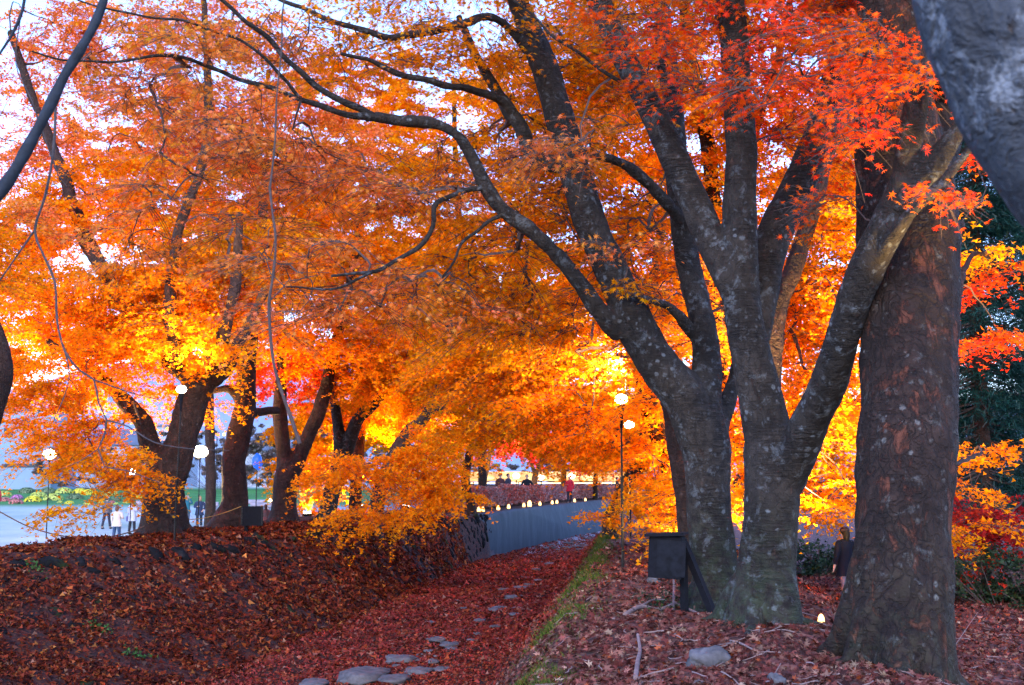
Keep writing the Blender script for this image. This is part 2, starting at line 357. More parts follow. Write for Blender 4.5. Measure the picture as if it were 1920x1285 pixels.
# ---------------------------------------------------------------- leaves
MAPLE = np.array([[0, -0.30], [0.34, -0.44], [0.17, -0.10], [0.66, -0.06], [0.14, 0.10], [0.52, 0.50], [0.08, 0.22], [0, 0.80],
                  [-0.08, 0.22], [-0.52, 0.50], [-0.14, 0.10], [-0.66, -0.06], [-0.17, -0.10], [-0.34, -0.44]])
MAPLE_F = [[0, 1, 2, 3, 4, 5, 6, 7, 8, 9, 10, 11, 12, 13]]
DART = np.array([[0, -0.18], [0.55, -0.34], [0.0, 0.62], [-0.55, -0.34]])
def leaves(acc, pos, nrm, size, tint, shape, rs, mat=0, yaw=None):
    n = len(pos)
    if n == 0: return
    nrm = nrm / (np.linalg.norm(nrm, axis=1, keepdims=True) + 1e-9)
    a = rs.normal(size=(n, 3)) if yaw is None else yaw + rs.normal(size=(n, 3)) * 0.5
    u = a - nrm * np.sum(a * nrm, 1, keepdims=True); u /= np.linalg.norm(u, axis=1, keepdims=True) + 1e-9
    v = np.cross(nrm, u)
    size = np.broadcast_to(size, (n,))[:, None, None]
    S = shape[None] * size
    V = pos[:, None] + S[..., 1:2] * u[:, None] + S[..., 0:1] * v[:, None]
    if len(shape) > 4:  # let the tips curl a little
        V = V - nrm[:, None] * (np.sum(shape ** 2, 1)[None, :, None] * size * 0.35)
    k = len(shape)
    acc.add(V.reshape(-1, 3), (np.arange(n)[:, None] * k + np.arange(k)[None]), mat, tint)
PAL = {
 'or': [(.92, .28, .008), (.91, .22, .008), (.93, .35, .010), (.92, .31, .010)],
 'ye': [(.91, .40, .008), (.90, .34, .006), (.90, .28, .006), (.90, .37, .01)],
 'rd': [(.87, .08, .02), (.85, .12, .02), (.88, .19, .015), (.82, .055, .035)],
 'mv': [(.88, .30, .09), (.84, .24, .10), (.90, .33, .06), (.78, .24, .12)],
 'pk': [(.80, .08, .05), (.74, .06, .09), (.84, .15, .05), (.64, .05, .06)],
 'gy': [(.42, .40, .02), (.60, .42, .02), (.30, .34, .03), (.7, .4, .02)],
 'dr': [(.50, .03, .03), (.40, .02, .025), (.60, .06, .03), (.30, .025, .03)],
 'gn': [(.006, .034, .030), (.010, .050, .038), (.008, .030, .026), (.014, .060, .045)],
 'sh': [(.02, .045, .02), (.03, .06, .025), (.015, .03, .015), (.05, .07, .02)],
}
def tints(pal, n, rs):
    c = np.array(PAL[pal])[rs.randint(0, len(PAL[pal]), n)]; return c
def sprays(acc, base, ax, L, nleaf, lsize, pal, rs, shape, twigs=True, thick=0.06, fan=0.9, droop=0.3, mat=0, tmat=1, jit=0.18):
    """flat fans of leaves: base (n,3), ax (n,3) unit axes, L (n,) lengths"""
    n = len(base)
    if n == 0: return
    z = np.array([0, 0, 1.0]); sd_ = np.cross(ax, z); sd_ /= np.linalg.norm(sd_, axis=1, keepdims=True) + 1e-9
    K = 8
    ang = rs.uniform(-fan, fan, (n, K)); ang[:, 0] *= 0.2
    st = rs.uniform(0.0, 0.45, (n, K)); ln = (1 - st) * rs.uniform(0.65, 1.0, (n, K))
    dirs = ax[:, None] * np.cos(ang)[..., None] + sd_[:, None] * np.sin(ang)[..., None]
    p0 = base[:, None] + ax[:, None] * (st * L[:, None])[..., None]
    Lk = (ln * L[:, None])
    dk = droop * rs.uniform(0.5, 1.5, (n, K))
    lift = rs.normal(0, 0.13, (n, K))
    def at(i, k, s):
        q = p0[i, k] + dirs[i, k] * (Lk[i, k] * s)[:, None]
        q[:, 2] += lift[i, k] * Lk[i, k] * s - dk[i, k] * Lk[i, k] * s ** 2
        return q
    N = int(n * nleaf)
    i = rs.randint(0, n, N); k = rs.randint(0, K, N); s = rs.uniform(0.02, 1.05, N)
    pos = at(i, k, s)
    off = rs.normal(0, 1, (N, 3)) * np.array([1.5, 1.5, 0.75]) * thick * (1 - 0.55 * s)[:, None]
    pos = pos + off
    nr = rs.normal(0, 0.55, (N, 3)) + np.array([0, -0.12, 1.0]); 
    sc = np.array(PAL[pal])[rs.randint(0, len(PAL[pal]), n)]
    t = 0.6 * sc[i] + 0.4 * tints(pal, N, rs); t = t * np.exp(rs.normal(0, jit, (N, 1))) * (1 + rs.normal(0, 0.05, (N, 3)))
    yaw = dirs[i, k] + np.array([0, 0, -0.4])
    leaves(acc, pos, nr, lsize * rs.uniform(0.7, 1.25, N), np.clip(t, 0, .9), shape, rs, mat, yaw)
    if twigs:
        S = 4; ii = np.repeat(np.arange(n), K); kk = np.tile(np.arange(K), n)
        pl = np.stack([at(ii, kk, np.full(n * K, s_)) for s_ in np.linspace(0, 1, S)], 1)
        prism(acc, pl, np.linspace(1, 0.35, S)[None] * 0.0045 * np.ones((n * K, 1)), tmat)
def prism(acc, pl, rad, mat):
    """many thin 3-sided twigs at once: pl (T,S,3), rad (T,S)"""
    T, S, _ = pl.shape
    if T == 0: return
    d = pl[:, -1] - pl[:, 0]; d /= np.linalg.norm(d, axis=1, keepdims=True) + 1e-9
    a = np.where(np.abs(d[:, 2:3]) < 0.9, np.array([[0, 0, 1.0]]), np.array([[1.0, 0, 0]]))
    u = np.cross(d, a); u /= np.linalg.norm(u, axis=1, keepdims=True) + 1e-9; v = np.cross(d, u)
    th = np.arange(3) * 2.0944
    ring = np.cos(th)[None, :, None] * u[:, None] + np.sin(th)[None, :, None] * v[:, None]
    V = pl[:, :, None] + ring[:, None] * rad[:, :, None, None]
    b0 = (np.arange(T) * S * 3)[:, None, None] + (np.arange(S - 1) * 3)[None, :, None]; j = np.arange(3)[None, None]; j2 = (j + 1) % 3
    acc.add(V.reshape(-1, 3), np.stack([b0 + j, b0 + j2, b0 + 3 + j2, b0 + 3 + j], -1).reshape(-1, 4), mat, (0.07, 0.045, 0.04))

# ---------------------------------------------------------------- trees
def limbpts(l, defY):
    out = []; Y = defY
    for q in l:
        if len(q) == 4: px, py, Y, r = q
        else: px, py, r = q
        p = P(px, py, Y); out.append([*p, r * Y / FPX])
    return np.array(out)
def seed(s): return np.random.RandomState(s)
def make_trunk(name, limbs, mat, root, voxel=0.04, lump=0.015, remesh=True, flare=None, rs=None):
    a = Acc()
    thin = Acc()
    for l in limbs:
        q = cat_rom(l, max(0.08, voxel * 2.2))
        w_ = 1 + (0.05 * np.sin(np.arange(len(q)) * 0.9 + l[0][0]) + 0.04 * np.sin(np.arange(len(q)) * 2.3)) * (q[:, 3] < 0.12)
        lim = 1.7 * voxel if remesh else 0
        if remesh:
            k = np.where(q[:, 3] < lim * 1.35)[0]
            if len(k) > 2:
                s0 = k[0]; qq = q[s0:].copy(); qq[:, :3] += np.stack([0.010 * np.sin(np.arange(len(qq)) * 1.1 + 1), 0 * qq[:, 0], 0.012 * np.sin(np.arange(len(qq)) * 0.8)], 1) * (np.arange(len(qq)) > 1)[:, None]
                tube_caps(thin, qq[:, :3], qq[:, 3] * w_[s0:], 8)
        k = np.where(q[:, 3] >= lim)[0]
        if remesh and len(k) < 3: continue
        if remesh: q = q[:k[-1] + 1]
        V, F = tube(q[:, :3], q[:, 3] * w_[:len(q)], 14); a.add(V, F)
        a.add(V[:14], [list(range(14))[::-1]]); a.add(V[-14:], [list(range(14))])
    if flare is not None:
        c, r, k, ln = flare   # base centre, trunk radius, number of roots, length
        for i in range(k):
            th = 2 * math.pi * (i + rs.uniform(-0.25, 0.25)) / k; d = np.array([math.cos(th), math.sin(th), 0])
            le = ln * rs.uniform(0.7, 1.25)
            pts = []
            for s, h, rr in ((0.35, 0.9 * r, 0.42), (0.75, 0.42 * r, 0.36), (1.1, 0.1 * r, 0.26), (1.1 + le, -0.12 * r, 0.16), (1.1 + 1.8 * le, -0.35 * r, 0.1)):
                q = c + d * s * r; zz = float(hz(q[0], q[1])); pts.append([q[0], q[1], zz + h * 1.4 if s < 1 else zz + h * 0.5, rr * r])
            q = cat_rom(pts, 0.08); V, F = tube(q[:, :3], q[:, 3], 10); a.add(V, F)
            a.add(V[:10], [list(range(10))[::-1]]); a.add(V[-10:], [list(range(10))])
    o = a.build(name, mat, smooth=True, tint=False)
    if remesh:
        m = o.modifiers.new("r", 'REMESH'); m.mode = 'VOXEL'; m.voxel_size = voxel
        s = o.modifiers.new("s", 'SMOOTH'); s.factor = 0.6; s.iterations = 4
        dg = bpy.context.evaluated_depsgraph_get(); me = bpy.data.meshes.new_from_object(o.evaluated_get(dg)); o.modifiers.clear()
        old = o.data; o.data = me; bpy.data.meshes.remove(old); me.name = name
        if not me.materials: me.materials.append(mat)
        n = len(me.vertices); co = np.empty(n * 3, np.float32); me.vertices.foreach_get("co", co); co = co.reshape(-1, 3)
        nr = np.empty(n * 3, np.float32); me.vertices.foreach_get("normal", nr); nr = nr.reshape(-1, 3)
        d = np.array([noise.noise(Vector((x * 2.4, y * 2.4, z * 1.3))) * 1.6 + noise.noise(Vector((x * 8, y * 8, z * 5))) * 0.6 for x, y, z in co])
        co += nr * (d * lump)[:, None].astype(np.float32)
        me.vertices.foreach_set("co", co.ravel())
        if thin.V:
            import bmesh
            t_ = thin.build("thin", mat, smooth=True, tint=False); bm = bmesh.new(); bm.from_mesh(me); bm.from_mesh(t_.data); bm.to_mesh(me); bm.free()
            tm = t_.data; bpy.data.objects.remove(t_); bpy.data.meshes.remove(tm)
        me.polygons.foreach_set("use_smooth", np.ones(len(me.polygons), bool)); me.update()
    under(o, root); return o

def grow(acc, roots, nodes, rs, thin=0.0042, maxlen=4.5, tmat=1):
    """join every node to the nearest limb point or earlier node; returns outward axes"""
    n = len(nodes)
    dist = np.sqrt(((nodes[:, None] - roots[None]) ** 2).sum(-1)) if n * len(roots) < 6e6 else None
    d0 = dist.min(1); near = dist.argmin(1); order = np.argsort(d0)
    pts = roots.copy(); par = np.full(n, -1); ends = np.zeros((n, 3)); done = []
    donepos = np.zeros((n, 3)); m = 0; best = d0 * 1.0; bj = -near - 1
    for idx in order:
        if m:
            dd = np.sqrt(((donepos[:m] - nodes[idx]) ** 2).sum(-1)); j = dd.argmin()
            if dd[j] < best[idx] * 0.85: par[idx] = done[j]; ends[idx] = donepos[j]
            else: ends[idx] = roots[near[idx]]
        else: ends[idx] = roots[near[idx]]
        donepos[m] = nodes[idx]; done.append(idx); m += 1
    cnt = np.ones(n)
    for idx in order[::-1]:
        if par[idx] >= 0: cnt[par[idx]] += cnt[idx]
    ln = np.linalg.norm(nodes - ends, axis=1); keep = ln < maxlen
    S = 6; t = np.linspace(0, 1, S)[None, :, None]
    pl = ends[:, None] * (1 - t) + nodes[:, None] * t
    bend = rs.normal(0, 0.14, (n, 1, 3)) + np.array([0, 0, 0.12]); pl = pl + bend * ln[:, None, None] * np.sin(t * math.pi)
    pl[:, 1:-1] += rs.normal(0, 0.02, (n, S - 2, 3)) * ln[:, None, None]
    r1 = thin * np.sqrt(cnt) + 0.002
    steep = np.abs(ends[:, 2] - nodes[:, 2]) / (ln + 1e-6) > 0.88; keep &= ~(steep & (par < 0))
    rad = r1[:, None] * np.linspace(1.2, 0.55, S)[None]
    prism(acc, pl[keep], rad[keep], tmat)
    ax = nodes - ends; ax[:, 2] *= 0.25; ax += rs.normal(0, 0.25, (n, 3)) * np.array([1, 1, 0.15]) * ln[:, None]
    ax /= np.linalg.norm(ax, axis=1, keepdims=True) + 1e-9
    ax[:, 2] = np.clip(ax[:, 2], -0.3, 0.15); ax /= np.linalg.norm(ax, axis=1, keepdims=True)
    return ax

LEAFCOUNT = [0]
def tree(label, limbs, blobs, bark_m, base=None, voxel=0.05, sd=1, flare=None, cat="maple tree", group=None, remesh=True, name="maple_tree", lump=0.015, leafmat=None, fan=0.9, droop=0.3, holes=None, extra=None, twigs=True):
    """blobs: (px, py, Y, half width px, half height px, half depth m, count, palette, spray length m, leaves per spray, leaf size m)"""
    rs = seed(sd); L = [limbpts(l, 10) for l in limbs]
    bpt = L[0][0][:3].copy(); bz = float(hz(bpt[0], bpt[1]))
    if bpt[2] > bz - 0.05: L[0] = np.vstack([[bpt[0], bpt[1], bz - 0.25, L[0][0][3] * 1.2], L[0]])   # stand it on the ground
    root = empty(name, (bpt[0], bpt[1], bz), label, cat, group)
    fl = None
    if flare: fl = (np.array([L[0][flare[3]][0], L[0][flare[3]][1], 0]), flare[0], flare[1], flare[2])
    make_trunk("trunk", L, bark_m, root, voxel, lump, remesh, fl, rs)
    if blobs:
        samp = np.vstack([cat_rom(l, 0.35)[:, :3] for l in L if len(l)]); samp = samp[samp[:, 2] > 1.2] if (samp[:, 2] > 1.2).any() else samp[-3:]
        if extra is not None: samp = np.vstack([samp, extra])
        a = Acc(); nodes = []; meta = []
        for b in blobs:
            px, py, Y, wx, wz, dy, n, pal, Ls, nl, sz = b
            c = P(px, py, Y); r = np.array([wx * Y / FPX, dy, wz * Y / FPX])
            u = rs.normal(size=(n, 3)); u /= np.linalg.norm(u, axis=1, keepdims=True); u *= rs.uniform(0, 1, (n, 1)) ** (1 / 2.4)
            nodes.append(c + u * r); meta += [b] * n
        nodes = np.vstack(nodes)
        ax = grow(a, samp, nodes, rs)
        i0 = 0
        for b in blobs:
            n = b[6]; nn = nodes[i0:i0 + n]; aa = ax[i0:i0 + n]; i0 += n
            Ls = b[8] * rs.uniform(0.65, 1.3, n)
            shp = MAPLE if b[2] < 17.5 else DART
            sprays(a, nn - aa * Ls[:, None] * 0.3, aa, Ls, b[9], b[10], b[7], rs, shp, twigs=(twigs and b[2] < 45), thick=0.05 + b[10] * 0.25, fan=fan, droop=droop)
            LEAFCOUNT[0] += n * b[9]
        under(a.build("crown", [leafmat or M_LEAF, M_TWIG]), root)
    return root
def B(px, py, Y, wx, wz, dy, pal, layers, L=None, sz=None, nl=None):
    layers *= 3.0 if Y > 24.5 else 1.8 if Y > 17.5 else 1.5
    sz = sz or (0.060 if Y < 12.4 else 0.066 if Y < 17.5 else 0.072 + 0.0009 * (Y - 17))
    L = L or (1.0 if Y < 17.5 else 1.35 + 0.012 * (Y - 20))
    nl = nl or int((95 if Y < 17.5 else 170) * (L / 1.2) ** 1.5)
    leafpx = (sz * FPX / Y) ** 2 * (0.34 if Y < 17.5 else 0.33)
    n = max(3, int(round(layers * math.pi * wx * wz / (leafpx * nl))))
    return (px, py, Y, wx, wz, dy, n, pal, L, nl, sz)

# ---- right bank: the forked grey tree in the middle foreground (12.5 m away)
tree("grey lichen-spotted maple forking into several limbs, in front and right of the black box",
     [[(1420, 1240, 12.5, 76.3), (1420, 1195, 12.5, 68.8), (1424, 1150, 12.5, 61.4), (1434, 1080, 12.5, 56.7), (1442, 1000, 12.5, 52.1), (1448, 920, 12.5, 52.1), (1450, 850, 12.5, 55.8), (1450, 800, 12.5, 46.5)],
      [(1432, 1060, 12.5, 46.5), (1402, 1140, 12.4, 39.1), (1376, 1195, 12.3, 29.8), (1352, 1225, 12.2, 18.6)], [(1450, 1080, 12.4, 42.8), (1468, 1160, 12.2, 35.3), (1482, 1215, 12.1, 26.0)],
      [(1448, 870, 12.5, 46.5), (1432, 770, 12.5, 42.8), (1412, 680, 12.5, 39.1), (1396, 600, 12.5, 36.3), (1389, 500, 12.5, 34.4), (1388, 400, 12.5, 32.6), (1391, 290, 12.5, 29.8), (1385, 190, 12.5, 28.8), (1378, 90, 12.4, 27.9), (1366, -40, 12.3, 27.0), (1350, -300, 12.2, 20.5), (1300, -520, 12, 11.2)],
      [(1400, 620, 12.5, 27.9), (1374, 545, 12.5, 26.0), (1340, 470, 12.6, 27.9), (1300, 375, 12.7, 28.8), (1255, 275, 12.8, 27.9), (1213, 190, 12.9, 26.0), (1170, 110, 13, 25.1), (1128, 15, 13.1, 24.2), (1095, -90, 13.2, 22.3), (1050, -300, 13.4, 15.8)],
      [(1470, 900, 12.5, 40.9), (1512, 810, 12.1, 36.3), (1548, 730, 11.7, 34.4), (1574, 650, 11.3, 31.6), (1600, 565, 11.0, 31.6), (1640, 470, 10.7, 33.5), (1678, 395, 10.5, 35.3), (1700, 330, 10.3, 29.8)],
      [(1694, 355, 10.4, 27.9), (1706, 255, 10.2, 24.2), (1714, 190, 10.1, 17.7), (1735, 125, 10, 11.2), (1752, 60, 9.9, 7.4), (1760, -60, 9.8, 5.6)],
      [(1694, 370, 10.4, 26.0), (1740, 320, 10.3, 24.2), (1785, 262, 10.2, 17.7), (1815, 210, 10.1, 13.0), (1850, 130, 10, 8.4), (1880, 20, 9.9, 5.6)],
      [(1625, 520, 10.8, 14.0), (1675, 440, 10.4, 13.0), (1722, 385, 10.2, 11.2), (1768, 345, 10.1, 10.2), (1800, 300, 10, 8.4), (1830, 255, 9.9, 5.6)],
      [(1712, 320, 10.3, 9.3), (1722, 250, 10.1, 9.3), (1732, 190, 10, 8.4), (1748, 140, 9.9, 5.6)],
      [(1424, 640, 12.8, 20.5), (1438, 520, 13.1, 27.9), (1452, 440, 13.3, 33.5), (1482, 375, 13.5, 33.5), (1512, 315, 13.6, 30.7), (1536, 245, 13.7, 27.9), (1556, 170, 13.8, 24.2), (1578, 60, 13.9, 20.5), (1600, -120, 14, 14.9)]],
     [B(1540, 110, 11.3, 175, 75, 0.9, 'rd', 1.5), B(1400, 165, 10.6, 70, 32, 0.3, 'rd', 1.3, 0.6), B(1690, 120, 9.9, 120, 120, 0.5, 'rd', 1.0),
      B(1640, 240, 9.9, 80, 60, 0.4, 'rd', 0.8, 0.7), B(1765, 350, 9.8, 60, 60, 0.3, 'rd', 0.55, 0.5), B(1270, 120, 11.8, 130, 60, 0.6, 'rd', 0.9), B(1210, 30, 12, 150, 60, 0.8, 'rd', 1.0),
      B(1545, 400, 11.2, 45, 70, 0.4, 'rd', 0.6, 0.6), B(1500, 270, 12.6, 90, 60, 0.5, 'rd', 0.7), B(1450, 10, 12.5, 200, 60, 0.9, 'rd', 1.4), B(1400, -180, 12.8, 380, 140, 1.8, 'or', 2.5, 1.5), B(1090, -120, 13.5, 260, 110, 1.5, 'or', 1.8, 1.5)],
     M_BARK_B, voxel=0.022, sd=11, flare=(0.36, 6, 0.75, 1), lump=0.014)

# ---- right bank: the huge flaking trunk
tree("massive maple trunk with orange flaking bark at the right edge, widest trunk of all",
     [[(1686, 1400, 10.3, 118), (1684, 1310, 10.3, 102), (1686, 1230, 10.35, 94), (1688, 1150, 10.4, 88), (1692, 1080, 10.45, 88), (1692, 1000, 10.55, 87), (1698, 880, 10.7, 89), (1706, 760, 10.9, 92), (1708, 640, 11.1, 92), (1705, 530, 11.25, 89), (1702, 430, 11.35, 92), (1694, 330, 11.4, 90), (1680, 220, 11.4, 78), (1672, 110, 11.5, 66), (1664, 0, 11.5, 60), (1650, -200, 11.6, 52), (1620, -420, 11.2, 38)],
      [(1662, 1040, 10.5, 58), (1630, 1120, 10.5, 50), (1600, 1172, 10.5, 38), (1566, 1212, 10.6, 25), (1532, 1238, 10.7, 12)],
      [(1700, 420, 11.4, 70), (1735, 320, 11.6, 52), (1775, 200, 11.8, 42), (1820, 60, 11.2, 36), (1880, -160, 11.6, 26)]],
     [B(1650, -200, 11.5, 260, 110, 1.4, 'rd', 1.8, 1.4), B(1850, -150, 12, 180, 120, 1.5, 'or', 1.8, 1.4), B(1650, 20, 12.2, 120, 60, .5, 'rd', 1.2)],
     M_BARK_A, voxel=0.028, sd=12, flare=(0.38, 6, 0.5, 1), lump=0.028)

# ---- right bank: the tree behind, with the long branch over the ditch
tree("dark maple behind the black box, its long bough reaching left over the ditch",
     [[(1348, 1190, 15.5, 64.8), (1346, 1140, 15.5, 54.0), (1342, 1080, 15.5, 45.0), (1334, 1000, 15.5, 41.4), (1328, 900, 15.5, 42.3), (1322, 830, 15.5, 46.8), (1305, 770, 15.5, 48.6)],
      [(1318, 830, 15.5, 45.00), (1290, 755, 15.5, 45.00), (1255, 712, 15.5, 41.40), (1220, 665, 15.5, 37.80), (1188, 600, 15.5, 37.80), (1152, 520, 15.5, 34.20), (1112, 430, 15.6, 32.40), (1078, 325, 15.7, 30.60), (1050, 225, 15.8, 29.70), (1020, 125, 15.9, 27.00), (988, 45, 16, 22.50), (950, -60, 16.1, 18.00), (900, -260, 16.3, 12.60)],
      [(1318, 800, 15.5, 38), (1326, 690, 15.6, 28), (1318, 600, 15.7, 25), (1292, 500, 15.8, 23), (1276, 400, 15.9, 22), (1268, 300, 16, 21), (1262, 200, 16.1, 20), (1246, 80, 16.2, 18), (1236, -80, 16.4, 15), (1220, -300, 16.5, 10)],
      [(1340, 810, 15.6, 26), (1368, 740, 15.8, 16), (1388, 660, 16, 12), (1400, 560, 16.2, 10), (1420, 440, 16.4, 8)],
      [(1165, 620, 15.5, 24.60), (1122, 582, 15.3, 17.22), (1086, 530, 15.2, 15.58), (1042, 476, 15.1, 14.76), (990, 428, 15, 13.94), (940, 392, 14.9, 13.12), (906, 342, 14.8, 12.30), (882, 290, 14.7, 11.48), (850, 248, 14.6, 10.66), (800, 230, 14.5, 10.66), (745, 226, 14.4, 10.66), (700, 218, 14.3, 9.02)],
      [(705, 220, 14.3, 7.38), (640, 188, 14.1, 6.56), (590, 160, 14, 6.15), (540, 112, 13.8, 5.33), (490, 62, 13.6, 4.92), (440, 22, 13.4, 4.10), (380, -30, 13.2, 3.28)],
      [(720, 224, 14.3, 8.20), (650, 214, 14, 6.56), (590, 196, 13.8, 5.74), (540, 176, 13.6, 4.92), (480, 158, 13.4, 4.51), (400, 130, 13.1, 4.10), (330, 104, 12.9, 3.69), (250, 112, 12.7, 2.87), (150, 116, 12.4, 2.05), (60, 98, 12.1, 1.64)],
      [(560, 182, 13.6, 4.10), (500, 112, 13.3, 3.28), (440, 72, 13.1, 2.87), (340, 40, 12.8, 2.46), (220, 22, 12.5, 2.05), (120, -10, 12.2, 1.64)],
      [(1000, 100, 15.9, 14), (946, 45, 15.8, 8), (905, 32, 15.6, 7.5), (870, 45, 15.4, 8), (820, 56, 15.2, 7.5), (760, 68, 15, 7), (720, 68, 14.8, 6.5), (640, 45, 14.6, 5.5), (570, 18, 14.4, 4.5), (500, -15, 14.2, 3.5)],
      [(1060, 310, 15.8, 20), (1000, 296, 15.9, 14), (980, 242, 16, 15), (950, 200, 16.1, 14), (918, 148, 16.2, 12), (890, 100, 16.3, 9), (860, 30, 16.4, 6)],
      [(962, 210, 16, 8), (930, 184, 15.8, 7), (880, 168, 15.5, 7), (838, 160, 15.2, 6.5), (785, 148, 15, 6), (725, 130, 14.8, 5.5), (690, 112, 14.6, 4), (640, 100, 14.4, 3)],
      [(910, 352, 14.8, 5), (860, 362, 14.6, 5), (820, 380, 14.4, 5), (810, 425, 14.3, 5), (788, 462, 14.2, 4.5), (740, 490, 14, 4), (690, 512, 13.8, 3.5), (620, 516, 13.6, 2.5)],
      [(700, 508, 13.8, 3), (650, 535, 13.6, 2.5), (590, 542, 13.4, 2), (535, 538, 13.2, 1.5)],
      [(945, 400, 14.9, 4), (900, 428, 14.7, 3.5), (872, 450, 14.6, 3), (850, 490, 14.5, 2.5), (830, 520, 14.4, 2)],
      [(1290, 430, 15.8, 16), (1245, 375, 15.5, 13), (1190, 320, 15.2, 11), (1150, 300, 15, 8), (1100, 290, 14.8, 6)],
      [(1225, 178, 12.9, 5), (1150, 145, 12.8, 4), (1085, 100, 12.7, 3.5), (1030, 60, 12.6, 3), (960, -5, 12.5, 2.5)],
      [(1310, 640, 15.7, 10), (1260, 580, 15.4, 8), (1210, 560, 15.2, 6), (1160, 545, 15, 4)]],
     [B(650, 340, 15.0, 270, 95, 1.2, 'mv', 1.0), B(470, 260, 13.8, 220, 90, 1.0, 'mv', 0.75), B(820, 340, 15.6, 170, 80, .9, 'or', 0.9), B(610, 500, 14.6, 210, 70, 1.0, 'mv', 0.9),
      B(780, 560, 15.2, 180, 50, .9, 'mv', 1.0), B(880, 480, 16.0, 150, 90, 1.0, 'or', 1.2), B(650, 80, 15.0, 260, 70, 1.0, 'or', 0.95), B(890, 90, 16.2, 150, 70, 1.0, 'or', 1.3),
      B(290, 140, 13.5, 220, 80, 1.0, 'mv', 0.75), B(480, 60, 14.0, 200, 60, 1.0, 'mv', 0.5), B(300, 420, 14.4, 160, 90, 1.0, 'mv', 0.6), B(540, 610, 15, 130, 60, .9, 'mv', 0.7),
      B(990, 320, 16.9, 200, 150, .8, 'or', 1.5), B(1120, 120, 17.2, 210, 120, 1.0, 'or', 1.8), B(1180, 430, 17.2, 170, 120, .9, 'or', 1.6), B(1060, 290, 13.3, 90, 34, .4, 'mv', 1.7, 0.7), B(1150, 470, 13.7, 60, 22, .3, 'mv', 0.9, 0.6),
      B(1160, 225, 13.6, 80, 24, .3, 'mv', 0.8, 0.6), B(1170, 535, 14.2, 50, 16, .2, 'or', 1.2, 0.5), B(950, 580, 17.3, 190, 80, .8, 'or', 1.8), B(1260, 590, 17.1, 110, 100, .5, 'or', 1.3), B(820, -120, 16, 360, 120, 1.8, 'or', 2.0, 1.5), B(380, -130, 14.5, 320, 100, 1.4, 'mv', 0.9, 1.4)],
     M_BARK_B, voxel=0.026, sd=13, flare=(0.36, 5, 0.5, 1), lump=0.018)

# ---- trees behind the three, on the right bank
GR = "maples standing behind on the right bank"
tree("slim dark maple trunk between the lamp post and the tree with the long bough",
     [[(1290, 1130, 18.5, 26), (1288, 1060, 18.5, 19), (1282, 960, 18.5, 15), (1268, 860, 18.5, 14), (1255, 780, 18.5, 13), (1238, 690, 18.6, 12), (1225, 560, 18.8, 10), (1240, 420, 19, 8)]],
     [B(1285, 950, 19.5, 62, 55, .6, 'ye', 2.6, 1.0), B(1240, 880, 23, 62, 60, .8, 'or', 2.2), B(1222, 960, 23.5, 45, 40, .6, 'or', 1.4), B(1090, 640, 22.8, 130, 85, 1.0, 'ye', 2.8), B(1060, 780, 23, 130, 60, 1.0, 'or', 2.4), B(1240, 700, 21, 100, 80, 1, 'or', 2.0), B(1275, 1000, 18.8, 36, 16, .3, 'ye', 1.3, .8), B(1130, 972, 24, 28, 7, .2, 'or', 1.2, .9)],
     M_BARK_L, voxel=0.04, sd=21, group=GR)
tree("reddish brown leaning maple trunk behind the tall lamp post on the right bank",
     [[(1275, 1060, 24, 22), (1272, 960, 24, 19), (1256, 870, 24, 19), (1228, 800, 24, 18), (1208, 740, 24, 16), (1186, 660, 24, 13), (1170, 560, 24, 11), (1175, 420, 24, 8)]],
     [B(950, 690, 25, 170, 90, 1.4, 'or', 2.6), B(1000, 800, 26, 150, 50, 1.2, 'or', 2.0), B(1120, 830, 25.5, 80, 30, 1.2, 'or', 2.2), B(1130, 520, 24, 150, 100, 1.3, 'or', 2.2), B(1120, 350, 24, 180, 110, 1.3, 'or', 2.2), B(1080, 150, 24, 200, 130, 1.4, 'or', 2.0)],
     M_BARK_L, voxel=0.05, sd=22, group=GR)
tree("maple with lamp-lit yellow trunk seen between the limbs of the grey forked maple",
     [[(1440, 1130, 18, 30), (1440, 1000, 18, 24), (1442, 800, 18, 22), (1455, 600, 18, 19), (1490, 500, 18, 18), (1522, 400, 18, 16), (1550, 300, 18, 14), (1575, 200, 18, 12), (1590, 40, 18, 9)]],
     [B(1390, 900, 21.5, 60, 110, .8, 'ye', 2.8), B(1550, 890, 23.9, 90, 90, 1.0, 'ye', 2.6), B(1560, 740, 19.2, 100, 90, 1.0, 'or', 2.8), B(1560, 560, 19.2, 110, 110, 1.0, 'or', 2.8), B(1600, 400, 18.6, 100, 90, .9, 'ye', 2.4), B(1400, 560, 19.5, 110, 130, 1.0, 'or', 2.2)],
     M_BARK_L, voxel=0.045, sd=23, group=GR)
